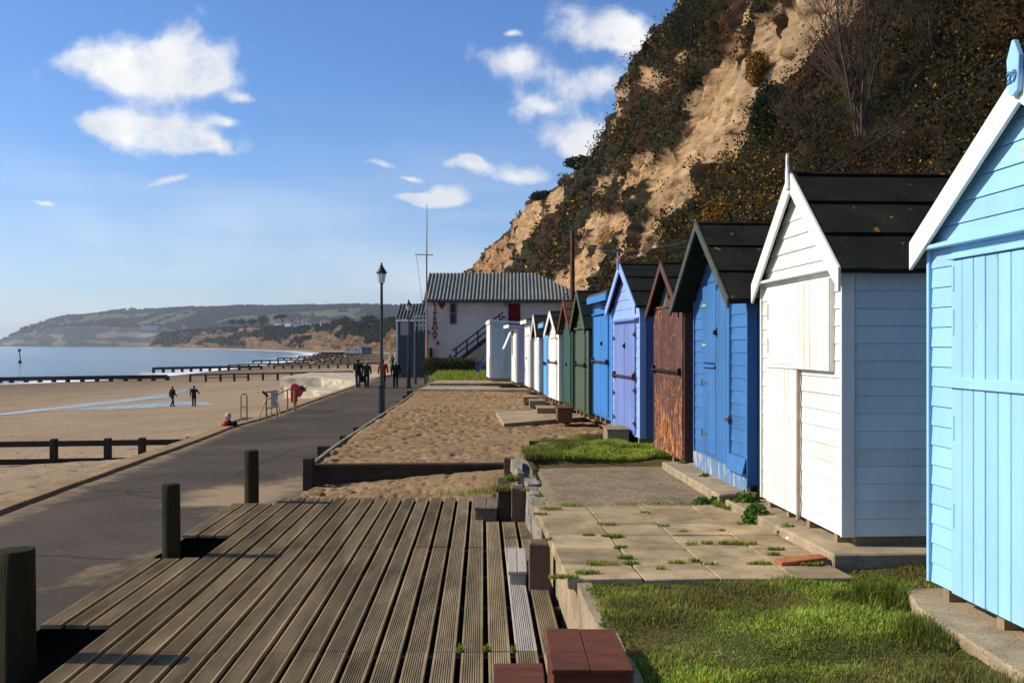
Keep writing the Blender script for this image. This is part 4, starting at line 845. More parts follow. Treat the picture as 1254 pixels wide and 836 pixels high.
for _ in range(1): bare = bare|np.pad(bare,1,mode='edge')[:-2,1:-1]|np.pad(bare,1,mode='edge')[2:,1:-1]|np.pad(bare,1,mode='edge')[1:-1,:-2]|np.pad(bare,1,mode='edge')[1:-1,2:]
bare = bare&~(fbm(G[...,1]*.28, G[...,2]*.45, G[...,0]*.3, oct=3, seed=131) > .30)          # tufts that have taken hold on the rock
soft = bare.astype(float)
for _ in range(2): soft = (np.pad(soft,1,mode='edge')[:-2,1:-1]+np.pad(soft,1,mode='edge')[2:,1:-1]+np.pad(soft,1,mode='edge')[1:-1,:-2]+np.pad(soft,1,mode='edge')[1:-1,2:]+soft)/5
gx, gy, gz = G[...,0].copy(), G[...,1].copy(), G[...,2].copy(); ls = np.interp(gy, [0,40,120,400], [1.,1.,.62,.32])
bil = (1-np.abs(vnoise(gy*.85*ls, gz*.85*ls, gx*.5*ls, seed=301))*2)*.55+(1-np.abs(vnoise(gy*2.0*ls, gz*2.0*ls, gx*ls, seed=302))*2)*.30+.35*fbm(gy*4*ls, gz*4*ls, gx*2*ls, oct=3, seed=303)
vgd = (1-soft)*(bil+.25)*np.clip(1/ls,1,2.6)*.62; vgd[:,210:] *= .5
G[...,0] += nx[:,None]*vgd*.9; G[...,1] += ny[:,None]*vgd*.9; G[...,2] += vgd*.45
base = np.array([1.,1.,1.])
w1 = np.clip((fbm(G[...,1]*.05, G[...,2]*.08, oct=3, seed=50)+.25)*1.6, 0, 1)[...,None]
tone = (1-w1)*np.array([1.0,.98,.95])+w1*np.array([1.02,.92,.80])
farm = np.clip((G[...,1:2]-170)/90,0,1); tone = tone*(1-farm)+farm*np.array([.78,.60,.45])*(.8+.3*w1)
vk = fbm(G[...,1]*.10, G[...,2]*.16, G[...,0]*.1, oct=3, seed=61)[...,None]; vr = (.7+.9*fbm(gy*3*ls, gz*3*ls, oct=3, seed=305))[...,None]
vt = np.where(vk > .22, np.array([.07,.10,.055]), np.where(vk < -.12, np.array([.13,.08,.06]), np.array([.070,.072,.042])))*vr
tone = tone*(.72+.5*np.clip(fbm(gy*.6,gz*.9,oct=4,seed=306)+.5,0,1))[...,None]
tone = np.where(soft[...,None] > .5, tone, vt)
rim = (np.arange(G.shape[1]) > 203)[None,:,None]&(G[...,1:2] > 150); tone = np.where(rim, np.array([.10,.12,.07]), tone)
cl = gridmesh('cliff', G, rock_mat('sandstone_cliff', (.46,.325,.190), (.34,.232,.132), 1.1, (.11,.070,.042)), tone=tone, smooth=False); tag(cl, kind='structure')

# ---- scrub on the cliff: every clump sits on the rock surface
def sample_scrub(G, bare, n, seed, near_lim=(4,560)):
    c = .25*(G[:-1,:-1]+G[1:,:-1]+G[:-1,1:]+G[1:,1:]); e1 = G[1:,:-1]-G[:-1,:-1]; e2 = G[:-1,1:]-G[:-1,:-1]
    nrm = np.cross(e2, e1); ar = np.linalg.norm(nrm, axis=-1); nrm = nrm/(ar[...,None]+1e-9)
    b = bare[:-1,:-1]; px, py, d = proj(c)
    inside = (px > 380)&(px < 1450)&(py > -220)&(py < 470)&(c[...,1] > 4)
    fac = np.abs((nrm*(c-np.array([0,0,EYE]))).sum(-1))/np.linalg.norm(c-np.array([0,0,EYE]),axis=-1)
    w = np.where(b, 0, ar)/np.maximum(c[...,1],12)**2*np.where(inside, 1., .06)*(.35+fac)
    w = w*(c[...,1] > -8); w = w.ravel()/w.sum(); k = rng.choice(w.size, n, p=w)
    C = c.reshape(-1,3)[k]; N = nrm.reshape(-1,3)[k]; N = np.where(N[:,:1] > 0, -N, N)
    return C+e1.reshape(-1,3)[k]*rng.uniform(-.5,.5,(n,1))+e2.reshape(-1,3)[k]*rng.uniform(-.5,.5,(n,1)), N
NC = 9000
dil = bare.astype(float)
for _ in range(3): dil = np.maximum.reduce([np.pad(dil,1,mode='edge')[:-2,1:-1], np.pad(dil,1,mode='edge')[2:,1:-1], np.pad(dil,1,mode='edge')[1:-1,:-2], np.pad(dil,1,mode='edge')[1:-1,2:], dil])
keep_ = fbm(G[...,1]*.9, G[...,2]*.9, oct=2, seed=120) > .05                       # some clumps still hang over the rock's edge
C, N = sample_scrub(G, bare|((dil > .5)&~keep_), NC, 1)
dist = np.maximum(C[:,1], 10)
kind = fbm(C[:,1]*.10, C[:,2]*.16, C[:,0]*.1, oct=3, seed=61)          # gorse / bracken / ivy in drifts
pxc, pyc, _d = proj(C)
rightside = (pxc > 985)
rad = rng.uniform(.35,.95,NC)*np.interp(dist,[10,30,100,400],[.75,1.0,1.5,2.2])
PER = 62
Ls, Ts, Sz = [], [], []
gp_cols = {'gorse':([(.018,.022,.007),(.032,.036,.011),(.15,.075,.018),(.52,.23,.015)],[5,4,3,2.6]),
           'bracken':([(.10,.045,.020),(.048,.024,.012),(.024,.018,.009),(.02,.024,.009)],[3,4,3,2]),
           'ivy':([(.045,.070,.022),(.10,.13,.075),(.020,.032,.010),(.06,.05,.02)],[4,1.2,4,1]),
           'ever':([(.012,.020,.010),(.022,.034,.016),(.04,.05,.03)],[5,4,1])}
r = rng.random(NC)
kd = np.where(rightside, np.where(kind > .18, 2, np.where(kind < -.02, 1, np.where(r < .4, 3, np.where(r<.7,0,1)))), np.where(kind > .30, 3, np.where(kind < -.33, 1, np.where(r < .12, 2, 0))))
names = ['gorse','bracken','ivy','ever']
flower_on = fbm(C[:,1]*.25, C[:,2]*.4, oct=2, seed=66)
for ki, nm in enumerate(names):
    idx = np.where(kd == ki)[0]
    if len(idx) == 0: continue
    cc = np.repeat(C[idx], PER, 0); rr = np.repeat(rad[idx], PER); nn = np.repeat(N[idx], PER, 0)
    v = rng.normal(size=(len(cc),3)); v /= np.linalg.norm(v,axis=1)[:,None]; v *= (rng.random(len(cc))**.45)[:,None]
    v = v*np.array([1,1,.85]); v += nn*.25
    p = cc+v*rr[:,None]
    t_ = tones(len(cc), *gp_cols[nm])
    if nm == 'gorse':
        outer = (np.linalg.norm(v,axis=1) > .62)|(rng.random(len(cc)) < .1); fl = np.repeat(flower_on[idx] > .10, PER)
        plain = tones(len(cc), gp_cols['gorse'][0][:3], [5,4,2.4]); t_ = np.where((outer&fl)[:,None], t_, plain)
    Ls.append(p); Ts.append(t_); Sz.append(np.maximum(.045, .0021*np.repeat(dist[idx],PER))*rng.uniform(.6,1.5,len(cc))*np.repeat(rng.uniform(.6,1.7,len(idx)),PER))
Ls = np.concatenate(Ls); Ts = np.concatenate(Ts); Sz = np.concatenate(Sz)
o = leaves('gorse_scrub', Ls, Sz, Ts, M['leaf'], up=.3); tag(o, 'gorse, bracken and ivy scrub covering the cliff face', 'scrub', kind='stuff')
# ---- single bushes one can tell apart
def surf_at(px_, py_, G=G):
    a, b, d = proj(G[:,:210]); e = (a-px_)**2+(b-py_)**2+np.where(G[:,:210,1] < 6, 1e9, 0)+d*.02; i = np.unravel_index(np.argmin(e), e.shape); return G[i]
def bush(name, px_, py_, rpx, rpy, cols, w, label, cat='bush', n=3200, leaf=None, group=None):
    s = surf_at(px_, py_); d = s[1]-.3; rx = rpx/F*d; rz_ = rpy/F*d
    t = empty(name, (s[0]-.3, s[1]-.2, s[2]-rz_*.8), 0, label, cat, group)
    v = rng.normal(size=(n,3)); v /= np.linalg.norm(v,axis=1)[:,None]; lump = 1+.32*fbm(v[:,0]*2.2+px_, v[:,1]*2.2, v[:,2]*2.2, oct=3, seed=int(px_)); v *= (lump*rng.random(n)**.3)[:,None]
    v[:,0] *= rx; v[:,1] *= rx; v[:,2] = v[:,2]*rz_+rz_*.8
    sz = (leaf or max(.06,.0032*d))*rng.uniform(.6,1.4,n)
    leaves('crown', v, sz, tones(n, cols, w), M['leaf'], t)
    mb = MB()
    for k in range(6):
        a = k*1.05; mb.tube([(0,0,-rz_*.3),(rx*.25*math.cos(a),rx*.25*math.sin(a),rz_*.4),(rx*.6*math.cos(a),rx*.6*math.sin(a),rz_*1.1)], [.05*rx+.02,.035*rx+.012,.01], 5)
    mb.build('stems', M['darktimber'], t); return t
bush('evergreen_bush', 955, 143, 27, 42, gp_cols['ever'][0], [5,4,1.5], 'dark rounded evergreen bush standing against the bare sandstone', n=12000, leaf=.07)
bush('gorse_bush', 938, 84, 15, 23, gp_cols['gorse'][0], [4,4,2,4], 'small gorse bush with orange flowers alone on the bare sandstone strip', n=5000, leaf=.06)
bush('gorse_bush', 898, 308-44, 0.1+26, 22, gp_cols['gorse'][0], [4,4,2,5], 'orange-flowered gorse bush above the roof of the white hut', n=6000, leaf=.05)
bush('gorse_bush', 862, 35, 42, 36, gp_cols['ever'][0], [5,4,1], 'wide dark bush along the top left edge of the bare strip', n=11000, leaf=.09)
bush('gorse_bush', 754, 302, 17, 24, gp_cols['gorse'][0], [4,4,2,4], 'gorse bush behind the lilac and brown hut roofs', n=5000, leaf=.07)
bush('rim_bush', 716, 200, 22, 8, gp_cols['ever'][0], [5,4,2], 'low bushes along the cliff rim beside the pale rock band', n=1200)
bush('rim_bush', 668, 240, 18, 5, gp_cols['ever'][0], [5,4,2], 'dark bushes overhanging the far cliff rim', n=900)
bush('rim_bush', 800, 60, 10, 12, gp_cols['ever'][0], [5,4,2], 'dark bush jutting from the skyline of the cliff', n=1200)
# bare winter trees on the slope
barkm = pm('grey_bark', (.11,.08,.06), (.05,.038,.03), scale=9, stretch=(1,1,.3), rough=.9, bump=.4)
def bare_tree(base_px, hpx, label, stems, seed, spread=.35, group='bare winter trees on the slope'):
    rs = random.Random(seed); s = surf_at(*base_px); d = s[1]-.6; hh = hpx/F*d
    t = empty('bare_tree', (s[0]-.5, s[1]-.4, s[2]-.1), 0, label, 'tree', group)
    tr = MB(); tw = MB()
    def grow(p, dr, ln, r, lev, mbx):
        pts = [p]; n = 4
        for i in range(n):
            dr = (dr+Vector((rs.uniform(-.12,.12),rs.uniform(-.12,.12),rs.uniform(-.02,.10)))).normalized(); pts.append(pts[-1]+dr*ln/n)
        mbx.tube(pts, [r*(1-.16*i) for i in range(n+1)], 5 if lev < 2 else 3, cap=False)
        if lev < 4:
            for i in range(1, n+1):
                for _ in range(2 if lev < 3 else 1):
                    nd = (dr+Vector((rs.uniform(-1,1),rs.uniform(-.8,.8),rs.uniform(-.2,.6)))*.75).normalized()
                    grow(pts[i], nd, ln*rs.uniform(.38,.6), r*.42, lev+1, tw)
    for k in range(stems):
        grow(Vector((rs.uniform(-.15,.15),rs.uniform(-.1,.1),0)), Vector((rs.uniform(-spread,spread),rs.uniform(-.1,.1),1)).normalized(), hh*rs.uniform(.75,1.), hh*.012, 1, tr)
    tr.build('trunk', barkm, t); tw.build('crown', barkm, t); return t
bare_tree((1073,166), 165, 'tall bare multi-stemmed tree rising behind the white hut roof', 6, 3)
bare_tree((1150,60), 80, 'bare branches at the top of the slope near the upper right corner', 5, 5, .5)
bare_tree((1010,185), 75, 'low sprawling bare shrub just above the white hut roof', 4, 8, .9)
bare_tree((1120,190), 60, 'brown bare shrub on the slope left of the light blue hut gable', 5, 11, .9)

# ================================================================== FAR COAST
dsf = np.concatenate([np.arange(540, 900, 3.), np.arange(900, 2200, 7.)])
G2, a_, b_ = make_cliff('far_cliff', dsf, 60, [(540,8),(700,9),(1000,14),(2200,30)], None, 140, 2.2, [(500,-3),(2300,-3.6)])
px2, py2, _ = proj(G2)
nz = fbm(G2[...,1]*.02+G2[...,0]*.02, G2[...,2]*.12, oct=4, seed=33); rel = (G2[...,2]+3)/(ctop(G2[...,1],2)+4)
vg = np.clip((nz*1.8+rel*.9-.32+np.interp(px2,[200,260,300,440,490],[.55,.05,.30,.30,-.30]))*3, 0, 1)[...,None]
tone = (1-vg)*(np.array([.50,.42,.34])*(.75+.5*np.clip(fbm(G2[...,1]*.05,G2[...,2]*.5,oct=3,seed=35),-.6,.6))[...,None])+vg*np.array([.12,.13,.09])
tone[:,60:] = np.array([.14,.17,.09])
cm2 = rock_mat('far_sandstone', (.50,.38,.26), (.38,.27,.17), .06, (.20,.14,.09))
tag(gridmesh('far_cliff', G2, cm2, tone=tone, smooth=False), kind='structure')
def sampled_wood(G, n, seed, size, cols, w, name, label, thick=1.0, sel=None, h=4.):
    c = G.reshape(-1,3); k = rng.choice(len(c), n*8)
    if sel is not None: k = k[sel.reshape(-1)[k]]
    k = k[:n]; p = np.repeat(c[k], 26, 0); v = rng.normal(size=p.shape); v /= np.linalg.norm(v,axis=1)[:,None]; hh = np.repeat(rng.uniform(.5,1,len(k)),26)[:,None]*h
    p = p+v*hh*np.array([1,1,.7])*rng.random((len(p),1))**.4+np.array([0,0,.35])*hh
    return tag(leaves(name, p, size*rng.uniform(.6,1.4,len(p)), tones(len(p), cols, w), M['leaf']), label, 'woodland', kind='stuff')
wc = [(.020,.028,.014),(.035,.040,.020),(.05,.042,.025)]
sel = np.zeros(G2.shape[:2], bool); sel[:,6:64] = vg[:,6:64,0] > .5
sampled_wood(G2, 2600, 3, 2.2, wc, [4,3,2], 'clifftop_scrub', 'scrub and trees on the lower cliff across the bay', sel=sel, h=3.0)
# headland and hills beyond
HL = [(-60,3900,421.5,420.8),(0,3850,420,418),(14,3800,414,410),(28,3700,402,408),(45,3650,397,406),(62,3550,391,403),(85,3450,387,401),(110,3380,384.5,400),(140,3300,381.5,401),(170,3250,379,402),(200,3100,378,404),(240,2900,377,405),(300,2750,376,404),(360,2700,375.5,404),(430,2600,375,405),(520,2500,374,405),(640,2400,374,405)]
n1 = 420; pxs = np.linspace(-60, 640, n1)
dist = np.interp(pxs,[a[0] for a in HL],[a[1] for a in HL]); topy = np.interp(pxs,[a[0] for a in HL],[a[2] for a in HL]); cly = np.interp(pxs,[a[0] for a in HL],[a[3] for a in HL])
zt = (HY-topy)*(dist+700)/F; zc = (HY-cly)*(dist+60)/F
prof_d = np.concatenate([np.linspace(0,60,16), np.linspace(90,700,46), np.linspace(740,1700,14)])
u = (pxs-CX)/F; G3 = np.zeros((n1, len(prof_d), 3))
for j, pd in enumerate(prof_d):
    dd_ = dist+pd; G3[:,j,0] = u*dd_; G3[:,j,1] = dd_
    if pd <= 60: z = SEA-1+(zc-SEA+1)*(pd/60)**.8
    elif pd <= 700: s = (pd-60)/640; z = zc+(zt-zc)*(1-(1-s)**1.5)
    else: z = zt*(1-((pd-700)/1000)**2*.6)
    G3[:,j,2] = z
G3[...,2] += np.clip((G3[...,2]+5)/40,0,1)*7*fbm(G3[...,0]*.006, G3[...,1]*.006, oct=4, seed=71)
G3[...,0] += 25*fbm(G3[...,1]*.01+G3[...,0]*.008, G3[...,2]*.03, oct=3, seed=72)*np.clip((60-prof_d)/30,0,1)[None]
isc = (prof_d <= 62)[None]
fields = (fbm(G3[...,0]*.0035, G3[...,1]*.006, oct=2, seed=81) > .10)&(prof_d > 150)[None]&(fbm(G3[...,0]*.02, G3[...,1]*.02, oct=2, seed=82) > -.25)
rocky = isc&(fbm(G3[...,0]*.012, G3[...,2]*.06, oct=4, seed=83)+.25*(np.sin(G3[...,2]*.22)) > .16)
wv = (.8+.5*fbm(G3[...,0]*.02, G3[...,1]*.02, oct=4, seed=84))[...,None]
tone = np.where(rocky[...,None], np.array([.17,.15,.115]), np.where(fields[...,None], np.array([.080,.100,.040]), np.array([.038,.042,.030])))*wv
hm = attr_leaf('hillside_surface', .95, 0, spec=.05)
tag(gridmesh('headland', G3, hm, tone=tone, smooth=True), kind='structure')
sel = (~fields)&(prof_d > 60)[None]&(prof_d < 760)[None]
sampled_wood(G3, 5200, 4, 7., wc, [4,3,3], 'headland_woods', 'woods covering the far headland and hills', sel=sel*np.ones(G3.shape[:2],bool), h=8.)
# a more distant ridge
pxs = np.linspace(280, 660, 120); ty = np.interp(pxs,[280,300,340,360,400,430,470,520,660],[377,376,373,372,373.5,375.5,375,371,366]); G4 = np.zeros((120,16,3))
for j in range(16):
    dd_ = 4200+j*110; s = j/15; G4[:,j,0] = (pxs-CX)/F*dd_; G4[:,j,1] = dd_; G4[:,j,2] = ((HY-ty)*(4200+15*110)/F)*(1-(1-s)**1.6)
G4[...,2] += 6*fbm(G4[...,0]*.004,G4[...,1]*.004,oct=3,seed=88)
f4 = fbm(G4[...,0]*.002, G4[...,1]*.004, oct=2, seed=89) > .0
tag(gridmesh('distant_ridge', G4, hm, tone=np.where(f4[...,None], np.array([.12,.15,.05]), np.array([.05,.055,.04]))*np.ones(G4.shape)), kind='structure')

# little houses on the cliff top across the bay
hw = pm('house_render', (.72,.70,.66)); roofr = pm('red_tile_roof', (.22,.09,.06)); roofg = pm('slate_roof', (.10,.10,.11)); glassd = pm('dark_window', (.03,.035,.04), rough=.2, bump=0)
def house(name, px_, ybase, d, w, h, dep, rm, label, group=None, flat=False, wm=None):
    p = dp(px_, ybase, d); t = empty(name, p, random.uniform(-.3,.3), label, 'house', group); mb = MB(); mb.box(-w/2,w/2,0,dep,-1.2,h); mb.build('wall', wm or hw, t)
    if not flat:
        mb = MB(); mb.prism([(-.5,h),(dep+.5,h),(dep/2,h+dep*.32)], 0, -w/2-.4, w/2+.4); rf = mb.build('roof', rm, t); mb = MB(); mb.box(w*.2,w*.2+1.1,dep*.4,dep*.4+.9,h+.3,h+dep*.42); mb.build('chimney', roofr, rf)
    else:
        mb = MB(); mb.box(-w/2-.3,w/2+.3,-.3,dep+.3,h,h+.5); mb.build('roof', rm, t)
    for k in range(2 if w < 20 else 6):
        nn = 2 if w < 20 else 6; x = -w/2+w*(k+.5)/nn; mb = MB(); mb.box(x-.8,x+.8,-.06,-.01,h*.45,h*.8); mb.build('window', glassd, t)
    return t
hs = [(340,397,1250,9,4,'red'),(352,398.5,1200,8,5,'slate'),(365,399,1150,10,5.5,'red'),(375,399,1120,11,6,'red'),(385,399.5,1090,9,5,'slate'),(396,400,1050,8,5,'red'),(402,400,1040,7,4,'slate'),(441,400.5,860,8,4.5,'slate')]
lab = ['small house at the left end of the clifftop row','narrow slate-roofed house among trees on the clifftop','red-roofed clifftop house, third from the left','large red-roofed house in the middle of the clifftop row','white slate-roofed house right of the large red-roofed one','red-roofed house near the right end of the clifftop row','small white house at the right end of the clifftop row','lone white house among trees nearest the lamp post']
for (a,b,d,w,h_,rm), lb in zip(hs, lab): house('house', a, b, d, w, h_, 8, roofr if rm == 'red' else roofg, lb, 'houses on the clifftop across the bay')
house('hotel', 183, 403, 3150, 60, 12, 20, roofg, 'long pale hotel block on the far headland slope', flat=True, wm=pm('pale_hotel',(.24,.27,.31)))
house('tower_block', 225, 408, 2350, 6, 16, 8, roofg, 'thin white tower among trees on the far headland', flat=True)
house('pier_building', 206, 420, 2450, 36, 6, 14, hw, 'long white building at the foot of the far headland', flat=True)
house('kiosk', 237, 421, 2100, 9, 5, 8, roofr, 'tiny red-roofed kiosk on the far shore')
house('beach_chalets', 431, 430, 560, 8.2, 1.5, 3, hw, 'row of white beach chalets at the foot of the cliff across the bay', flat=True)
house('cafe', 449, 430, 540, 5.5, 1.6, 5, pm('blue_cafe_roof',(.05,.10,.25)), 'low blue-roofed building at the foot of the cliff by the lamp post', flat=True, wm=pm('blue_cafe_wall',(.10,.16,.30)))
mb = MB(); a = dp(150,421.5,2650); b = dp(262,424.5,1900); mb.bar((a.x,a.y,-2.6),(b.x,b.y,-2.6),14,4); tag(mb.build('breakwater', pm('breakwater_stone',(.10,.09,.08))), 'long low dark breakwater below the far headland', 'breakwater')
def ftree(name, px_, ybase, d, w, h, label, group, kind_='round'):
    p = dp(px_, ybase, d); t = empty(name, p, 0, label, 'tree', group); mb = MB(); mb.tube([(0,0,-4),(0.2,0,h*.5),(0,0,h*.85)],[h*.05,h*.035,h*.015],6); mb.build('trunk', barkm, t)
    n = 700; v = rng.normal(size=(n,3)); v /= np.linalg.norm(v,axis=1)[:,None]; v *= ((1+.35*fbm(v[:,0]*2+px_,v[:,1]*2,v[:,2]*2,seed=int(px_)))*rng.random(n)**.35)[:,None]
    if kind_ == 'flat': v = v*np.array([w/2,w/2,h*.22])+np.array([0,0,h*.8])
    else: v = v*np.array([w/2,w/2,h*.45])+np.array([0,0,h*.55])
    leaves('crown', v, w*.11, tones(n, wc, [5,3,1]), M['leaf'], t)
grp = 'dark trees on the clifftop across the bay'
for i,(a,b,d,w,h_,k,lb) in enumerate([(284,398,1500,14,9,'round','leftmost dark clifftop tree across the bay'),(296,398,1480,16,9,'round','bushy clifftop tree, second from the left'),(309,398,1400,14,9,'round','bushy clifftop tree left of the tall pine'),(322,399,1330,17,14,'round','tall dark pine standing above the other clifftop trees'),(345,397,1300,14,13,'flat','flat-topped pine behind the clifftop houses'),(338,398,1300,8,12,'flat','slim flat-topped pine left of the other flat-topped one'),(416,401,1000,16,9,'round','broad dark tree right of the clifftop houses'),(424,401,960,15,10,'round','tall dark tree left of the lone white house'),(452,401,840,14,11,'round','dark tree right of the lone white house, beside the lamp post')]): ftree('clifftop_tree', a, b, d, w, h_, lb, grp, k)

# ================================================================== GROYNES
gw = pm('dark_groyne_timber', (.028,.022,.018), (.05,.04,.03), scale=3, rough=.8, bump=.5, bscale=12)
def groyne(posts, d0, d1, railz, label, rail_w=.16, pw=.22, low=None, parts=True, pts=None):
    """posts: photo columns of the uprights; railz: height of the rail top at both ends"""
    x0 = posts[0]; x1 = posts[-1]; t = None; P_ = []
    if isinstance(railz[0], str):                        # rows of the rail top and of the foot in the sand, at both ends
        ra, fa = float(railz[0]), float(railz[1]); rb, fb_ = float(railz[2]), float(railz[3])
        A_ = pxy_on_beach(x0, fa); B_ = pxy_on_beach(x1, fb_); d0, d1 = A_.y, B_.y; railz = (EYE-(ra-HY)*d0/F, EYE-(rb-HY)*d1/F)
    for x in posts:
        f = (x-x0)/(x1-x0); d = d0+(d1-d0)*f; zt = railz[0]+(railz[1]-railz[0])*f; P_.append(Vector(((x-CX)/F*d, d, zt)))
    if parts: t = empty('groyne', (P_[0].x,P_[0].y,P_[0].z-1), 0, label, 'groyne', 'timber groynes running across the beach')
    o_ = t.location if parts else Vector()
    mbr = MB(); allm = MB()
    for i in range(len(P_)-1): mbr.bar(P_[i]-o_, P_[i+1]-o_, rail_w, rail_w*1.2)
    if low:
        for i in range(len(P_)-1):
            if low[0] <= i < low[1]: mbr.bar(P_[i]-o_-Vector((0,0,low[2])), P_[i+1]-o_-Vector((0,0,low[2])), rail_w, .13)
    for p in P_:
        g = min(float(beach_z(p.x,p.y)), p.z-.3)-.5; m = MB(); m.box(p.x-o_.x-pw/2,p.x-o_.x+pw/2,p.y-o_.y-pw/2,p.y-o_.y+pw/2,g-o_.z,p.z-o_.z+.12)
        if parts: m.build('post', gw, t, bevel=.02)
        else: mbr.add(m.v, m.f)
    if parts: mbr.build('rail', gw, t)
    else: t = tag(mbr.build('groyne', gw), label, 'groyne', 'timber groynes running across the beach')
    return t
groyne([-60,66,132,174,232], 24.2, 24.8, (-.86,-.84), 'nearest timber groyne, a rail on thick posts at the left edge above the near sand', .11, .16, low=(0,3,.43))
groyne([-120,-80,-40,0,14,32,49,66,83,101,119,136,154,171,188,205], 150, 158, (EYE-44*150/F, EYE-39*158/F), 'long groyne reaching into the sea behind the pair on the sand', .5, .55)
groyne([233,252,270,287,304,322,340,357,374,392,410,431], 0, 0, ('459','467.5','455','462'), 'groyne starting right of the two people on the sand and running to the promenade', .20, .28, low=(1,4,.45))
groyne([188,200,212,223,234,246,257,269,280,293,306,320], 205, 232, (EYE-29*205/F, EYE-26.5*232/F), 'thin groyne at the water line behind the long sand groyne', .42, .5)
groyne([336,347,358,369,380,391,402,414,426,438,450,465], 0, 0, ('447.5','451.5','445','449.5'), 'groyne left of the walking couple, second behind them', .3, .4, low=(1,9,.5))
k = 0
for (xa,xb,da,db,ya,yb) in [(280,378,300,330,446.5,444.2),(386,470,255,275,443.6,443.2),(310,392,400,430,441.6,440.6),(398,475,345,365,441.0,440.2),(340,405,520,560,438.6,438.0),(410,475,450,470,438.2,437.4),(366,420,660,700,436.2,435.6),(425,476,580,600,435.4,435.0),(384,430,830,860,433.8,433.4),(432,470,740,760,433.4,433.0),(394,440,1000,1020,432,431.8)]:
    da = 5.0*F/(ya-HY); db = 4.9*F/(yb-HY)
    n = 9; groyne(list(np.linspace(xa,xb,n)), da, db, (EYE-(ya-HY)*da/F, EYE-(yb-HY)*db/F),
      ['low groyne near the surf, first of the distant ones','distant groyne just left of the lamp post behind the couple','distant groyne in the surf, second out','distant groyne on the sand behind the couple, second row','distant groyne in the surf, third out','distant groyne on the sand, third row','distant groyne in the surf, fourth out','distant groyne on the sand, fourth row','far groyne by the water, fifth out','far groyne on the sand below the white chalets','farthest groyne at the end of the beach'][k], .0011*da, .0013*da, parts=False); k += 1
# sea marker
p = dp(24,450,320); t = empty('sea_marker', (p.x,p.y,SEA), 0, 'dark beacon post with a topmark standing in the sea', 'marker'); mb = MB(); mb.tube([(.5,0,-2),(-.1,0,4.2)],[.2,.14],8); mb.build('pole', gw, t); mb = MB(); mb.box(-.35,.25,-.3,.3,3.6,4.4); mb.build('topmark', gw, t); mb = MB(); mb.prism([(-.6,-1),(.9,-1),(.4,.7),(-.1,.8)],1,-.4,.4); mb.build('base', gw, t)

# ================================================================== LAMPS, POLES, RAILINGS
lampglass = bpy.data.materials.new('lamp_glass'); lampglass.use_nodes = True; b = lampglass.node_tree.nodes['Principled BSDF']; b.inputs['Base Color'].default_value = (.75,.78,.78,1); b.inputs['Roughness'].default_value = .25; b.inputs['Alpha'].default_value = .75
def lamp(px_, d, ztop, label):
    p = dp(px_, 500, d); zb = interp(d, PZ); h = ztop-zb; t = empty('street_lamp', (p.x,p.y,zb), 0, label, 'street lamp', 'street lamps along the promenade')
    mb = MB(); mb.lathe([(.17,0),(.17,.10),(.125,.14),(.12,1.05),(.15,1.08),(.15,1.14),(.11,1.18)],14); mb.build('base', M['blackpaint'], t, smooth=False, bevel=.004)
    mb = MB(); mb.lathe([(.062,1.15),(.055,h*.55),(.045,h-.78),(.075,h-.76),(.05,h-.72)],12); mb.build('column', M['blackpaint'], t)
    mb = MB(); mb.lathe([(.07,h-.72),(.10,h-.70),(.15,h-.40),(.14,h-.39)],8); ln = mb.build('lantern', lampglass, t)
    fr = MB()
    for k in range(6): a = k*math.pi/3; fr.bar((.10*math.cos(a),.10*math.sin(a),h-.71),(.155*math.cos(a),.155*math.sin(a),h-.39),.012,.012)
    fr.build('frame', M['blackpaint'], ln)
    mb = MB(); mb.lathe([(.19,h-.39),(.19,h-.36),(.15,h-.30),(.09,h-.20),(.06,h-.18),(.06,h-.12),(.03,h-.10),(.035,h-.05),(.005,h)],12); mb.build('cap', M['blackpaint'], t); return t
lamp(467.3, 35.2, EYE+(422-321)/F*35.2, 'nearest tall black lamp post on the right edge of the promenade')
lamp(500.5, 62.5, EYE+(422-366)/F*62.5, 'second black lamp post, farther off in front of the blue-grey boathouse')
rail_m = pm('galvanised_rail', (.30,.27,.17), (.20,.17,.10), scale=12, rough=.6, metal=.2, bump=.2)
# hoop of the beach ladder
def loc_on(px_, py_, d): return dp(px_, py_, d)
o0 = dp(295,510,32.6); t = empty('ladder_hoop', (o0.x,o0.y,-1.9), 0, 'tall narrow metal hoop of the beach ladder behind the seated person', 'handrail')
z1 = EYE-60*32.6/F+1.9; w = 7.4/F*32.6; mb = MB(); mb.tube([(0,0,0),(0,0,z1-.09),(.03,0,z1-.02),(w/2,0,z1),(w-.03,0,z1-.02),(w,0,z1-.09),(w,0,0)],.022,8); mb.build('hoop', rail_m, t); mb = MB(); mb.tube([(0,0,z1-.42),(w,0,z1-.42)],.015,6); mb.build('rung', rail_m, t)
# step landing below the kerb
pB = dp(290,512,31.5); kxx = interp(32, XW)-.08
slab_thing([(kxx-.62,32.8),(kxx-.08,32.8),(kxx-.2,35.4),(kxx-.75,35.4)], -4, -1.0, M['darktimber'], 'dark platform of the beach steps behind the seated person', 'step_platform', 'platform')
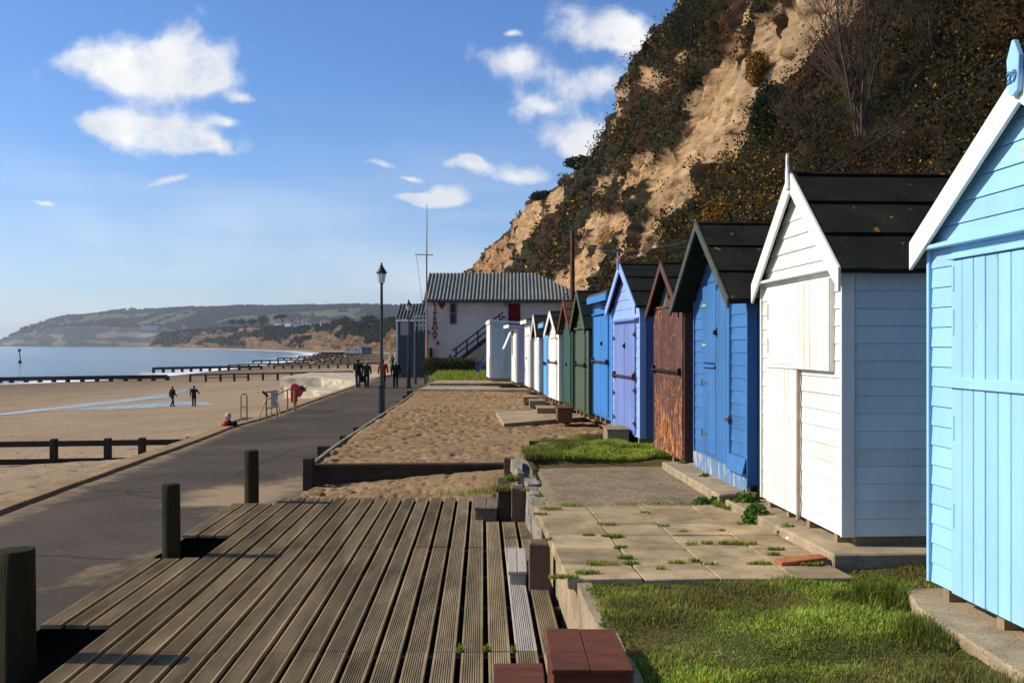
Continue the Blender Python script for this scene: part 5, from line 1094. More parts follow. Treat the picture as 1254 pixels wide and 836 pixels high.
# gate frame with a notice
q = dp(326,513,33.6); q2 = dp(339,509,34.6); t = empty('gate_frame', (q.x,q.y,-1.05), 0, 'metal hand gate with a pale notice on it beside the beach steps', 'gate')
z1 = EYE-(480-HY)*33.6/F+1.05; dx = q2.x-q.x; dy = q2.y-q.y
mb = MB(); mb.tube([(0,0,0),(0,0,z1)],.03,8); mb.build('post', rail_m, t); mb = MB(); mb.tube([(dx,dy,0),(dx,dy,z1)],.03,8); mb.build('post', rail_m, t)
mb = MB(); mb.tube([(0,0,z1),(dx,dy,z1)],.024,8); mb.tube([(0,0,z1*.47),(dx,dy,z1*.47)],.02,8); mb.tube([(dx*.5,dy*.5,0),(dx*.5,dy*.5,z1*.47)],.02,8); mb.build('rail', rail_m, t)
mb = MB(); mb.tube([(0,-.02,z1*.75),(-.25,-.5,-.1)],.02,6); mb.build('brace', rail_m, t); mb = MB(); mb.tube([(dx,dy,z1*.75),(dx+.22,dy-.4,.2)],.02,6); mb.build('brace', rail_m, t)
mb = MB(); mb.box(dx*.45,dx*.45+.19,dy*.45-.03,dy*.45-.015,z1*.52,z1*.98); mb.build('notice', pm('pale_notice',(.45,.45,.43)), t)
mb = MB(); mb.tube([(-.12,0,z1+.02),(-.02,0,z1-.06),(.06,.02,z1-.16)],[.04,.05,.03],7); mb.build('latch', M['iron'], t)
# second handrail and the lifebuoy housing
q = dp(352,503,38.5); t = empty('handrail', (q.x,q.y,-1.08), 0, 'sloping metal handrail between the gate frame and the red lifebuoy housing', 'handrail')
z1 = EYE-(477-HY)*38.5/F+1.08; mb = MB(); mb.tube([(0,0,0),(0,0,z1)],.03,8); mb.build('post', rail_m, t); mb = MB(); mb.tube([(.15,.5,0),(.15,.5,z1)],.03,8); mb.build('post', rail_m, t)
mb = MB(); mb.tube([(-.35,-1.6,z1-.28),(0,0,z1),(.4,1.6,z1)],.024,8); mb.build('rail', rail_m, t)
redp = pm('red_lifebuoy_plastic', (.62,.018,.022), (.50,.014,.018), scale=2, rough=.4, bump=.05, spec=.5)
q = dp(361,501,39.6); t = empty('lifebuoy_housing', (q.x,q.y,-1.08), 0, 'red lifebuoy housing with a dark cover on a short post beside the promenade', 'lifebuoy')
z0 = EYE-(493-HY)*39.6/F+1.08; z1 = EYE-(469-HY)*39.6/F+1.08; mb = MB(); mb.tube([(0,.16,0),(0,.16,z0+.3)],.035,8); mb.build('post', rail_m, t)
mb = MB()
prof = [(-.13,z0+.10),(-.10,z0+.02),(0,z0-.02),(.08,z0+.04),(.10,z1-.16),(.08,z1-.05),(-.02,z1),(-.10,z1-.03),(-.14,z1-.14)]
mb.prism([(x*1.15,z) for x,z in prof],1,-.12,.12); mb.build('front_shell', redp, t, bevel=.03)
mb = MB(); mb.prism([(.11,z0+.22),(.24,z0+.25),(.34,z1-.32),(.38,z1-.26),(.25,z1-.12),(.10,z1-.06)],1,-.10,.10); mb.build('back_shell', redp, t, bevel=.03)
mb = MB(); mb.prism([(.22,z1-.22),(.40,z1-.34),(.46,z1-.28),(.30,z1-.10),(.20,z1-.10)],1,-.12,.12); mb.build('cover', M['blackpaint'], t, bevel=.02)
# pole and cable
pp = dp(701,283,30.); t = empty('utility_pole', (pp.x,30,-.1), 0, 'thin brown utility pole behind the small huts', 'pole'); mb = MB(); mb.tube([(0,0,0),(0,0,3),(0,0,pp.z+.1)],[.085,.075,.06],10); mb.build('pole', pm('brown_pole',(.14,.07,.04),(.09,.045,.03)), t)
a = dp(702,293,30.)
pts = [(702,293),(716,300),(740,307),(762,309),(785,307),(830,299),(880,281),(950,250),(1010,213),(1060,180),(1130,138),(1190,98),(1236,66)]; dz_ = np.linspace(30,13.5,len(pts)); cpts = [dp(x,y,dd_) for (x,y),dd_ in zip(pts,dz_)]
mb = MB(); mb.tube(cpts, .012, 6); e = cpts[-1]; mb.tube([e, (e.x+1.6,e.y-1.6,e.z+1.2)], .012, 6); tag(mb.build('overhead_cable', M['blackpaint']), 'thin sagging black cable running from the brown pole up to the right', 'cable')

# ================================================================== LIFEBOAT STATION AND BOATHOUSE
wl = pm('white_render_wall', (.76,.71,.64), (.66,.61,.55), scale=1.2, rough=.9, bump=.3, bscale=30, grime=((.30,.24,.2),.5,.45))
metalroof = pm('corrugated_roof_sheet', (.20,.22,.21), (.13,.145,.14), scale=2, stretch=(4,.5,.5), rough=.55, bump=.1, grime=((.05,.06,.05),1.5,.5))
D0 = 70.; zg = -1.25
A = dp(523.5,368,D0); Bx = dp(722,368,D0).x; ze = EYE+54*D0/F; Wd = Bx-A.x; DEP = 9.0; zr = EYE+(422-335)*(D0+DEP/2)/F
t = empty('lifeboat_station', (A.x, D0, zg), 0, 'white rendered lifeboat station with a ribbed grey roof and red lettering', 'building')
he = ze-zg; hr = zr-zg
mb = MB(); mb.box(0,Wd,0,DEP,0,he); mb.build('wall', wl, t)
def corrugated(name, x0, x1, y0, z0, y1, z1, clip, mat, parent, pitch=.26, amp=.055):
    n = int((x1-x0)/pitch*8); vs = []; fs = []; nr = Vector((0, -(z1-z0), (y1-y0))).normalized()
    for i in range(n+1):
        x = x0+(x1-x0)*i/n; f = clip(x); a = amp*math.sin(2*math.pi*(x-x0)/pitch)
        for (y,z) in ((y0,z0),(y0+(y1-y0)*f, z0+(z1-z0)*f)):
            for s in (a+.05, a+.02): vs.append((x, y+nr.y*s, z+nr.z*s))
    for i in range(n):
        b = i*4; c = b+4; fs += [(b,c,c+2,b+2),(b+1,b+3,c+3,c+1),(b,b+1,c+1,c)]
    m = MB(); m.add(vs, fs); return m.build(name, mat, parent)
hip = dp(655,335,D0+DEP/2).x-A.x
corrugated('roof_sheet', -.25, Wd+.3, -.35, he, DEP/2, hr, lambda x: 1 if x < hip else max(.02, 1-(x-hip)/(Wd+.3-hip)), metalroof, t)
mb = MB(); mb.add([(-.2,-.3,he-.02),(Wd+.3,-.3,he-.02),(Wd+.3,DEP+.3,he-.02),(-.2,DEP+.3,he-.02),(-.2,DEP/2,hr-.04),(hip,DEP/2,hr-.04)],[(3,2,1,0),(0,1,5,4),(1,2,5),(2,3,4,5),(3,0,4)]); mb.build('roof_base', pm('dark_roof_void',(.05,.055,.05)), t)
mb = MB(); mb.box(-.3,Wd+.35,-.48,-.31,he-.14,he-.01); mb.build('gutter', M['blackpaint'], t)
def wx(px_): return dp(px_,0,D0).x-A.x
def wz(py_): return EYE-(py_-HY)*D0/F-zg
mb = MB(); mb.box(wx(550.5),wx(559),-.05,-.004,wz(397),wz(371)); wf = mb.build('window', pm('grey_window_frame',(.22,.22,.22)), t)
mb = MB(); mb.box(wx(552),wx(557.5),-.075,-.052,wz(383),wz(372.5)); mb.build('pane', glassd, wf); mb = MB(); mb.box(wx(552),wx(557.5),-.075,-.052,wz(395),wz(384.5)); mb.build('pane', glassd, wf)
dred = pm('dark_red_door', (.16,.008,.008), (.12,.006,.006)); mb = MB(); mb.box(wx(622.5),wx(637),-.06,-.004,wz(393),wz(371.5)); mb.build('door', dred, t)
lr = pm('lettering_red', (.30,.012,.018), bump=0)
for ch, y in zip('LIFEBOAT', np.linspace(372.5, 413.5, 8)):
    o = text_mesh(ch, .37, .02, 'letter', lr, t, .012); o.rotation_euler = (R(90),0,0); o.location = (wx(532.5), -.03, wz(y)); o.scale = (1.45,1,1)
mb = MB(); s_ = .32; mb.prism([(-.9*s_,.8*s_),(-.45*s_,1.05*s_),(0,.75*s_),(.45*s_,1.05*s_),(.9*s_,.8*s_),(.75*s_,0),(0,-1.1*s_),(-.75*s_,0)],1,-.04,-.004); o = mb.build('emblem', lr, t); o.location = (wx(541),0,wz(372.8))
mb = MB(); mb.box(wx(614),wx(619),-.03,-.004,wz(389),wz(387)); mb.build('door_sign', lr, t)
mb = MB(); mb.box(wx(535),wx(537.5),-.15,-.004,wz(422),wz(418)); mb.build('wall_box', M['iron'], t); mb = MB(); mb.box(wx(617),wx(619.5),-.2,-.004,wz(376),wz(371)); mb.build('wall_light', pm('lamp_grey',(.3,.3,.27)), t)
mb = MB(); mb.box(wx(526),wx(529.5),-.25,-.004,wz(443),wz(426)); mb.build('meter_box', M['iron'], t)
mb = MB(); mb.box(wx(612),wx(645),-1.5,-.01,wz(396),wz(393)); 
mb.build('landing', M['darktimber'], t)
mb = MB(); a0 = Vector((wx(556),-1.4,wz(446))); a1 = Vector((wx(616),-1.4,wz(400)))
for off_y in (0, .95): mb.bar(a0+Vector((0,off_y,0)), a1+Vector((0,off_y,0)), .10, .26)
for k in range(15):
    p = a0.lerp(a1,(k+.5)/15); mb.box(p.x-.13,p.x+.13,p.y,p.y+.95,p.z-.02,p.z+.03)
st = mb.build('staircase', M['darktimber'], t)
mb = MB()
for hz in (.95,.52): mb.bar(a0+Vector((0,0,hz)), a1+Vector((0,0,hz)), .06, .10)
for k in range(5): p = a0.lerp(a1,(k+.3)/4.6); mb.box(p.x-.05,p.x+.05,p.y-.05,p.y+.05,p.z,p.z+1.)
mb.build('handrail', M['darktimber'], st)
# small balcony at the left corner
t2 = empty('corner_balcony', (dp(516,0,68.5).x,68.5,-1.2), 0, 'white-railed balcony on dark posts at the left corner of the lifeboat station', 'balcony')
X0 = dp(508,0,68.5).x-t2.location.x; X1 = dp(523,0,68.5).x-t2.location.x; zp = EYE-(406-HY)*68.5/F+1.2
mb = MB(); mb.box(X0,X1,0,2,zp-.12,zp+.12); mb.build('platform', M['blackpaint'], t2); mb = MB()
for hz in (.45,.75,1.05): mb.bar((X0,0,zp+hz),(X1,0,zp+hz),.05,.06)
for k in range(4): mb.bar((X0+(X1-X0)*k/3,0,zp),(X0+(X1-X0)*k/3,0,zp+1.05),.05,.05)
mb.build('railing', M['white'], t2); mb = MB(); mb.tube([(X0+.05,.1,0),(X0+.05,.1,zp)],.07,8); mb.build('post', M['blackpaint'], t2)
mb = MB(); mb.box(X1-.24,X1+.02,.5,.6,.2,zp-.3); mb.build('red_panel', redp, t2)
# flag mast
t3 = empty('flag_mast', (dp(522.5,0,68).x,68,-1.2), 0, 'tall thin mast with a crossbar at the corner of the lifeboat station', 'mast'); zt_ = EYE+(422-250)*68/F+1.2; zc_ = EYE+(422-311.5)*68/F+1.2
mb = MB(); mb.tube([(0,0,0),(0,0,zc_),(.02,0,zt_)],[.07,.05,.02],8); mb.build('mast', pm('pale_mast',(.35,.32,.26)), t3); mb = MB(); mb.bar((-.78,0,zc_),(.42,0,zc_-.04),.06,.06); mb.build('crossbar', pm('pale_mast',(.35,.32,.26)), t3); mb = MB(); mb.tube([(-.7,0,zc_),(-.3,0,zc_-3.2),(-.1,.0,zc_-5)],.012,4); mb.build('halyard', M['blackpaint'], t3)
# blue-grey boathouse
D1 = 84.; A1 = dp(486.5,392,D1); W1 = dp(526,0,D1).x-A1.x; z_e = EYE+31*D1/F+1.25; z_r = EYE+50*(D1+3.5)/F+1.25
t = empty('boathouse', (A1.x,D1,-1.3), 0, 'blue-grey boathouse with a ribbed roof left of the lifeboat station', 'building')
mb = MB(); mb.box(0,W1,0,7,0,z_e); mb.build('wall', pm('blue_grey_cladding',(.045,.075,.095),(.035,.055,.07),scale=2,stretch=(6,1,.3)), t)
corrugated('roof', -.15, W1, -.2, z_e, 3.5, z_r, lambda x:1, pm('dark_ribbed_roof',(.10,.115,.11)), t, .28, .06); mb = MB(); mb.prism([(-.15,z_e-.02),(7.1,z_e-.02),(3.5,z_r-.05)],0,0,W1); mb.build('roof_base', pm('dark_roof_void',(.05,.055,.05)), t)
mb = MB(); mb.box(-.12,W1,-.22,-.15,z_e-.12,z_e+.05); mb.build('gutter', M['white'], t); mb = MB(); mb.box(-.1,.06,-.1,-.01,0,z_e); mb.build('corner_trim', M['paleblue'], t)
mb = MB(); x0 = dp(490.5,0,D1).x-A1.x; x1 = dp(502,0,D1).x-A1.x; mb.box(x0,x1,-.05,-.005,z_e-1.25,z_e-.15); mb.build('window', pm('pale_panel',(.30,.31,.34)), t)
mb = MB(); x0 = dp(513,0,D1).x-A1.x; x1 = dp(523,0,D1).x-A1.x; mb.box(x0,x1,-.05,-.005,z_e-.95,z_e-.2); mb.build('window', pm('pale_panel',(.30,.31,.34)), t)
# drain post by the boathouse, yellow frame, signpost
q = dp(508,463,72); mb = MB(); mb.lathe([(.09,0),(.09,1.4),(.07,1.5),(.07,5.1),(.02,5.2)],8); o = mb.build('service_pole', M['blackpaint']); o.location = (q.x,72,-1.2); tag(o, 'plain dark pole between the second lamp post and the balcony', 'pole')
q = dp(482,450,92); yl = pm('yellow_paint',(.50,.42,.03)); t = empty('yellow_frame', (q.x,92,-1.3), 0, 'yellow lattice frame just left of the boathouse', 'frame'); mb = MB()
for x in (-.25,.25): mb.box(x-.04,x+.04,-.05,.05,0,3.4)
mb.build('uprights', yl, t); mb = MB()
for k in range(6): mb.bar((-.25,0,.4+k*.55),(.25,0,.7+k*.55),.06,.06)
mb.build('braces', yl, t)
q = dp(551.5,450,58); t = empty('sign_post', (q.x,58,-.9), 0, 'short post with a small red sign in the long grass before the lifeboat station', 'sign'); mb = MB(); mb.box(-.05,.05,-.05,.05,0,EYE-12*58/F+.9); mb.build('post', M['darktimber'], t); mb = MB(); mb.box(-.24,-.06,-.03,0,1.15,1.28); mb.build('plate', lr, t)
t = empty('wire_fence', (dp(521,0,57).x,57,-.7), 0, 'low leaning wooden fence end in the long grass', 'fence')
mb = MB(); mb.box(-.05,.05,-.05,.05,0,1.55); mb.build('post', M['oldwood'], t); mb = MB(); mb.bar((0,0,1.25),(1.3,0,.55),.05,.12); mb.bar((0,0,.95),(1.0,0,.4),.05,.1); mb.build('rail', M['oldwood'], t)
# edge pegs of the sand plot
for i, (px_, py_) in enumerate([(404,548),(430,535),(445,524.5),(476,508),(486,500),(494,493),(501,485),(505,479)]):
    z = -.30; d = F*(EYE-z)/(py_-HY); x = (px_-CX)/F*d; mb = MB(); mb.box(-.14,.14,-.06,.06,-.5,.03); o = mb.build('edge_peg', M['darktimber'], bevel=.006); o.location = (x-.08,d,z); tag(o, 'dark timber peg, one of a row along the left edge of the sand', 'peg', 'dark pegs along the edge of the sand')
mb = MB()
yk = 14.8
while yk < 39:
    x = lambda d: np.interp(d, [12.7,14.6,17.6,35,40], [-2.88,-2.93,-3.1,-3.62,-3.85]); mb.hexa([(x(yk)-.05,yk,-.9),(x(yk)+.02,yk,-.9),(x(yk+1.8)+.02,yk+1.79,-.9),(x(yk+1.8)-.05,yk+1.79,-.9),(x(yk)-.05,yk,-.20-.0036*(yk-15)),(x(yk)+.02,yk,-.20-.0036*(yk-15)),(x(yk+1.8)+.02,yk+1.79,-.205-.0036*(yk-13.2)),(x(yk+1.8)-.05,yk+1.79,-.205-.0036*(yk-13.2))]); yk += 1.8
tag(mb.build('sand_edging', M['paletimber'], bevel=.008), 'thin pale edging board between the promenade and the sand', 'edging')

# ================================================================== GRASS
gcols = [(.19,.27,.030),(.28,.34,.045),(.11,.17,.020),(.44,.36,.11),(.34,.36,.07)]
def grass_poly(name, poly, n, h, w, cols, wts, zf, label, jit=.06, lean=.7, clumpy=1.2, thin=-.32):
    xs_ = [p[0] for p in poly]; ys_ = [p[1] for p in poly]; X = rng.uniform(min(xs_)-.05, max(xs_)+.05, n*3); Y = rng.uniform(min(ys_)-.05, max(ys_)+.05, n*3)
    k = inpoly(X+jit*fbm(X*5,Y*5,seed=5), Y+jit*fbm(X*5+9,Y*5,seed=6), poly)&(fbm(X*2.2,Y*2.2,oct=3,seed=12) > thin+rng.uniform(-.2,.2,len(X))); X = X[k][:n]; Y = Y[k][:n]; n = len(X)
    cl_ = np.clip(.75+clumpy*fbm(X*2.6,Y*2.6,oct=3,seed=13), .25, 1.9); tn = tones(n, cols, wts, .3)
    tn = tn*np.clip(.95+1.1*fbm(X*2.3,Y*2.3,oct=3,seed=17), .5, 1.6)[:,None]; dry = np.clip((fbm(X*1.3,Y*1.3,oct=4,seed=15)-.02)*3.2, 0, .85)[:,None]; tn = tn*(1-dry)+dry*np.array([.20,.165,.055])*rng.uniform(.6,1.3,(n,1))
    o = blades(name, np.stack([X,Y,zf(X,Y)-.005],1), h*cl_*rng.uniform(.5,1.3,n), w, tn, lean); return tag(o, label, 'grass', kind='stuff')
zt0 = lambda X,Y: terr_z(X,Y)
fg = [(wallx(3.4)+.06,3.4),(wallx(6.6)+.03,6.72),(1.2,6.70),(1.9,6.72),(2.2,7.0),(2.35,7.22),(5.5,7.25),(5.5,6.25),(2.5,6.25),(2.36,5.8),(2.34,3.4)]
grass_poly('lawn_grass', fg, 110000, .046, .0062, gcols, [4,4,3,1.5,2], zt0, 'rough green turf in the foreground beside the light blue hut')
grass_poly('lawn_fringe', [(2.2,3.4),(2.28,5.85),(2.5,6.2),(2.6,6.5),(2.15,6.4),(2.12,5.8),(2.08,3.4)], 9000, .10, .006, gcols, [5,4,3,1,2], zt0, 'longer grass against the slab of the light blue hut')
grass_poly('verge_grass', [(wallx(13.2)+.10,13.1),(1.6,13.15),(1.95,13.4),(2.25,13.2),(2.5,14.2),(2.45,15.2),(1.7,16.9),(.6,16.4),(.32,15.0),(.12,14.3)], 52000, .085, .009, gcols, [5,4,3,1,2], lambda X,Y: terr_z(X,Y)+.02, 'thick green grass patch beyond the concrete patch', thin=-.6)
grass_poly('hut_grass', [(2.3,9.6),(2.1,9.75),(1.95,9.72),(1.9,9.55),(2.15,9.2)], 1600, .09, .007, gcols, [5,4,3,1,1], lambda X,Y: terr_z(X,Y)+.01, 'grass between the two concrete slabs')
def weeds(name, spots, label, h=.032):
    B = []; 
    for (px_,py_,r_,n) in spots:
        c = gp(px_,py_,.02); a = rng.uniform(0,6.28,n); rr = .62*r_*np.sqrt(rng.random(n)); B.append(np.stack([c.x+rr*np.cos(a)*1.6, c.y+rr*np.sin(a)*.6, np.full(n,.012)],1))
    B = np.concatenate(B); return tag(blades(name, B, h*rng.uniform(.4,1.2,len(B)), .006, tones(len(B), gcols, [4,3,3,2,2]), .9), label, 'weeds', kind='stuff')
weeds('paving_weeds', [(721,655,.05,160),(750,656,.09,380),(760,670,.05,140),(765,682,.06,170),(772,689,.06,150),(735,689,.12,220),(742,641,.09,130),(790,627,.05,60),(812,643,.05,60),(835,650,.05,50),(866,664,.05,90),(893,664,.10,220),(915,665,.08,160),(846,665,.05,60),(828,688,.07,110),(851,686,.05,90),(870,690,.05,60),(808,695,.04,40),(884,649,.05,50),(947,678,.05,110),(905,640,.04,40),(930,690,.09,300),(662,629,.06,140),(661,607,.05,120),(675,622,.10,180),(700,618,.12,160),(770,617,.12,70),(805,616,.12,90),(845,616,.12,120),(642,600,.06,120),(672,660,.03,60),(950,672,.07,200),(975,684,.08,260),(990,690,.10,300),(690,706,.1,250),(720,700,.09,200)], 'tufts of grass growing in the joints of the paving')
weeds('deck_weeds', [(563,797,.02,40),(596,796,.02,40),(629,797,.015,20)], 'tiny weeds growing between the deck boards', .05)
weeds('sand_edge_grass', [(627,588,.1,260),(612,600,.12,220),(590,603,.15,120),(560,606,.2,90)], 'thin grass at the sand edge by the slim post', .09)
# leafy weeds along the slabs
def plant(px_, py_, w, h, n, label):
    c = gp(px_,py_,.02); t = empty('leafy_weed', (c.x,c.y,.01), 0, label, 'weed', 'leafy weeds along the hut slabs')
    v = rng.normal(size=(n,3)); v /= np.linalg.norm(v,axis=1)[:,None]; v *= rng.random((n,1))**.4; v[:,2] = np.abs(v[:,2]); v *= np.array([w/2,w/2.4,h])
    leaves('foliage', v, .05*rng.uniform(.6,1.3,n), tones(n, [(.07,.15,.02),(.11,.20,.03),(.04,.09,.015)], [4,3,3]), M['leaf'], t, up=.4)
    mb = MB()
    for k in range(9): a = k*.7; mb.tube([(0,0,-.02),(w*.3*math.cos(a),w*.2*math.sin(a),h*.6)],[.006,.003],4)
    mb.build('stems', pm('green_stem',(.08,.12,.03)), t)
plant(912,622,.30,.17,420,'bushy leafy weed between the two slabs, the left of a pair'); plant(926,638,.26,.17,380,'bushy leafy weed touching the white hut slab, the right of a pair')
plant(863,592,.20,.13,220,'small leafy weed at the middle of the long concrete step'); plant(837,575,.22,.12,200,'small leafy weed at the far end of the long concrete step'); plant(859,615,.16,.06,120,'flat leafy weed at the corner of the concrete patch'); plant(963,654,.16,.10,160,'leafy tuft against the face of the white hut slab'); plant(875,614,.1,.06,70,'tiny weed just right of the flat leafy weed')
# long grass and brambles before the lifeboat station
vgx = [46,46.9,50,53,57,62,69.9]; vgz = [-.4,-.18,.0,.10,-.2,-1.0,-1.2]; o_g = np.array([[[x_,y_,(z_ if x_ > -4.6 else -1.15)] for x_ in (-5.6,-4.7,-3.9,-1,2,9)] for y_, z_ in zip(vgx,vgz)], float); o_g[:,1,2] = -1.1; tag(gridmesh('verge_ground', o_g, M['turf'], smooth=False), kind='structure')
X = rng.uniform(-3.9,1.5,9000); Y = rng.uniform(46.9,54,9000); Zg = np.interp(Y,vgx,vgz); tn = tones(9000, gcols, [5,5,3,1,2]); tag(blades('long_grass', np.stack([X,Y,Zg],1), rng.uniform(.08,.26,9000), .03, tn, .6), 'sunlit long grass in front of the lifeboat station', 'grass', kind='stuff')
n = 9000; X = rng.uniform(-4.7,-2.0,n); X = np.where(rng.random(n) < .3, rng.uniform(-4.7,.3,n), X); Y = rng.uniform(52.5,55.5,n); Hh = np.interp(X,[-4.7,-4.3,-2.2,.3],[.6,.9,.8,.4])*(1+.35*fbm(X*1.1,Y*.7,oct=3,seed=44)); tn = tones(n, [(.022,.030,.010),(.04,.045,.015),(.10,.075,.03),(.03,.05,.012)], [5,4,2,3]); p = np.stack([X,Y,np.interp(Y,vgx,vgz)-.1+rng.random(n)**.7*Hh],1)
tag(leaves('bramble_bank', p, .10*rng.uniform(.5,1.5,n), tn, M['leaf'], up=.2), 'dark bramble bank in front of the lifeboat station', 'brambles', kind='stuff')

# ================================================================== PEOPLE
skin = pm('skin', (.42,.24,.17), (.38,.21,.15), rough=.55, bump=.05)
def capsule(mb, a, b, ra, rb, n=10):
    a = Vector(a); b = Vector(b); t = (b-a); L_ = t.length; t = t.normalized() if L_ > 1e-6 else Vector((0,0,1)); u = t.cross(Vector((0,0,1)));
    if u.length < .05: u = t.cross(Vector((1,0,0)))
    u.normalize(); w = u.cross(t); rings = [(-.95,.3),(-.7,.71),(-.3,.95),(0,1)]; vs = []; fs = []
    R_ = [(a+t*ra*s, ra*c) for s,c in rings]+[(b+t*rb*(-s), rb*c) for s,c in rings[::-1]]
    for c, r in R_:
        for k in range(n): q = 2*math.pi*k/n; vs.append(c+(u*math.cos(q)+w*math.sin(q))*r)
    m = len(R_)
    for i in range(m-1):
        for k in range(n): fs.append((i*n+k,i*n+(k+1)%n,(i+1)*n+(k+1)%n,(i+1)*n+k))
    fs += [tuple(range(n))[::-1], tuple(range((m-1)*n,m*n))]; mb.add(vs, fs)
def ellip(mb, c, r, n=14, m=9, rot=None):
    vs = []; fs = []
    for i in range(m):
        th = math.pi*(i+.5)/m
        for k in range(n):
            ph = 2*math.pi*k/n; v = Vector((r[0]*math.sin(th)*math.cos(ph), r[1]*math.sin(th)*math.sin(ph), r[2]*math.cos(th)));
            if rot: v = rot@v
            vs.append(Vector(c)+v)
    for i in range(m-1):
        for k in range(n): fs.append((i*n+k,(i+1)*n+k,(i+1)*n+(k+1)%n,i*n+(k+1)%n))
    fs += [tuple(range(n)), tuple(range((m-1)*n,m*n))[::-1]]; mb.add(vs, fs)
def fuse(mb, name, mat, parent, vox=.012, smooth=3):
    """one continuous skin over overlapping volumes"""
    tmp = mb.build('tmp', mat); r = tmp.modifiers.new('r','REMESH'); r.mode = 'VOXEL'; r.voxel_size = vox; s = tmp.modifiers.new('s','SMOOTH'); s.factor = .5; s.iterations = smooth
    bpy.context.view_layer.update(); me = bpy.data.meshes.new_from_object(tmp.evaluated_get(bpy.context.evaluated_depsgraph_get())); COL.objects.unlink(tmp); bpy.data.objects.remove(tmp)
    me.name = name; me.polygons.foreach_set('use_smooth', [True]*len(me.polygons)); o = bpy.data.objects.new(name, me); COL.objects.link(o); o.parent = parent; return o
def lerp(a, b, t): return tuple(a[i]+(b[i]-a[i])*t for i in range(3))
def person(loc, rz, J, label, coat, trou, hairc, scale=1., coat_len=.0, hood=False, group=None, hat=False):
    """J: joints in metres, figure facing +Y, feet at z 0"""
    t = empty('person', loc, rz, label, 'person', group); t.scale = (scale,)*3
    P = lambda k: Vector(J[k]); B = MB()
    pel, ch, nk, hd = P('pelvis'), P('chest'), P('neck'), P('head'); sh = {s: P('sh'+s) for s in 'LR'}
    ellip(B, pel, (.165,.115,.12)); ellip(B, pel.lerp(ch,.45), (.145,.10,.15)); ellip(B, ch, (.175,.115,.17)); capsule(B, ch, nk, .10,.055); capsule(B, nk, hd-Vector((0,0,.05)), .056,.054)
    f = J.get('face', (0,1,0)); f = Vector(f).normalized(); rt = f.cross(Vector((0,0,1))).normalized(); rot = Matrix((rt, f, Vector((0,0,1)))).transposed()
    ellip(B, hd+Vector((0,0,.02)), (.074,.092,.105), rot=rot); ellip(B, hd+f*.035-Vector((0,0,.06)), (.052,.058,.055), rot=rot); capsule(B, hd+f*.085+Vector((0,0,.012)), hd+f*.106-Vector((0,0,.018)), .010,.014, 8)
    for s in (-1,1): ellip(B, hd+rt*s*.076-f*.005, (.012,.022,.032), 8, 6, rot=rot)
    for s in 'LR':
        e, w = P('el'+s), P('wr'+s); capsule(B, ch.lerp(sh[s],.5), sh[s], .075,.065); capsule(B, sh[s], e, .052,.040); capsule(B, e, w, .039,.026)
        hdir = (Vector(J['hand'+s])-w).normalized(); side = Vector((1,0,0)) if s == 'L' else Vector((-1,0,0)); pn = hdir.cross(Vector((1,0,0)))
        if pn.length < .2: pn = Vector((0,1,0))
        pn.normalize(); palm = w+hdir*.045
        capsule(B, w, palm, .026,.030, 8); wd = pn
        for k, ln in enumerate((.062,.072,.068,.052)):
            b0 = palm+wd*(k-1.5)*.018+hdir*.02; b1 = b0+hdir*ln*.55+side*.006; b2 = b1+(hdir*.8+side*.6).normalized()*ln*.45; capsule(B, b0, b1, .0095,.009, 6); capsule(B, b1, b2, .009,.008, 6)
        tb = w+hdir*.02+wd*.024; capsule(B, tb, tb+(hdir+wd*.8).normalized()*.045, .011,.010, 6); capsule(B, tb+(hdir+wd*.8).normalized()*.045, tb+(hdir*1.3+wd*.5).normalized()*.075, .010,.008, 6)
        hp, kn, an = P('hip'+s), P('kn'+s), P('an'+s); capsule(B, hp, kn, .082,.055); capsule(B, kn, an, .055,.036); toe = Vector(J['toe'+s]); capsule(B, an-Vector((0,0,.03)), toe, .038,.03)
    fuse(B, 'body', skin, t, .009, 2)
    C_ = MB(); ellip(C_, pel+Vector((0,0,.03-coat_len*.4)), (.195,.150,.17+coat_len*.6)); ellip(C_, pel.lerp(ch,.45), (.185,.145,.20)); ellip(C_, ch, (.205,.150,.20)); capsule(C_, ch, nk, .125,.075)
    if hood: ellip(C_, nk+Vector((0,0,.03))-f*.07, (.10,.07,.07), rot=rot)
    for s in 'LR':
        e, w = P('el'+s), P('wr'+s); capsule(C_, ch.lerp(sh[s],.5), sh[s], .10,.085); capsule(C_, sh[s], e, .078,.062); capsule(C_, e, w, .062,.046)
    fuse(C_, 'coat', coat, t, .014, 4)
    T_ = MB(); ellip(T_, pel-Vector((0,0,.02)), (.180,.130,.12))
    for s in 'LR':
        hp, kn, an = P('hip'+s), P('kn'+s), P('an'+s); capsule(T_, hp, kn, .100,.076); capsule(T_, kn, an-Vector((0,0,.02)), .076,.062)
    fuse(T_, 'trousers', trou, t, .014, 3)
    for s in 'LR':
        S = MB(); an, toe = P('an'+s), Vector(J['toe'+s]); capsule(S, an-Vector((0,0,.045))+(an-toe)*.15, toe-Vector((0,0,.0)), .047,.042); ellip(S, an-Vector((0,0,.01)), (.05,.055,.06)); fuse(S, 'shoe', M['blackpaint'], t, .012, 2)
    Hh = MB(); ellip(Hh, hd+Vector((0,0,.045))-f*.022, (.084,.095,.095), rot=rot); ellip(Hh, hd-f*.05-Vector((0,0,.01)), (.074,.055,.075), rot=rot)
    if hat: ellip(Hh, hd+Vector((0,0,.085)), (.10,.105,.055), rot=rot)
    fuse(Hh, 'hat' if hat else 'hair', hairc, t, .012, 2)
    ey = MB()
    for s in (-1,1): ellip(ey, hd+f*.084+rt*s*.03+Vector((0,0,.022)), (.011,.007,.007), 8, 6, rot=rot)
    ey.build('eyes', pm('eye_dark',(.03,.02,.02)), t, smooth=True)
    return t
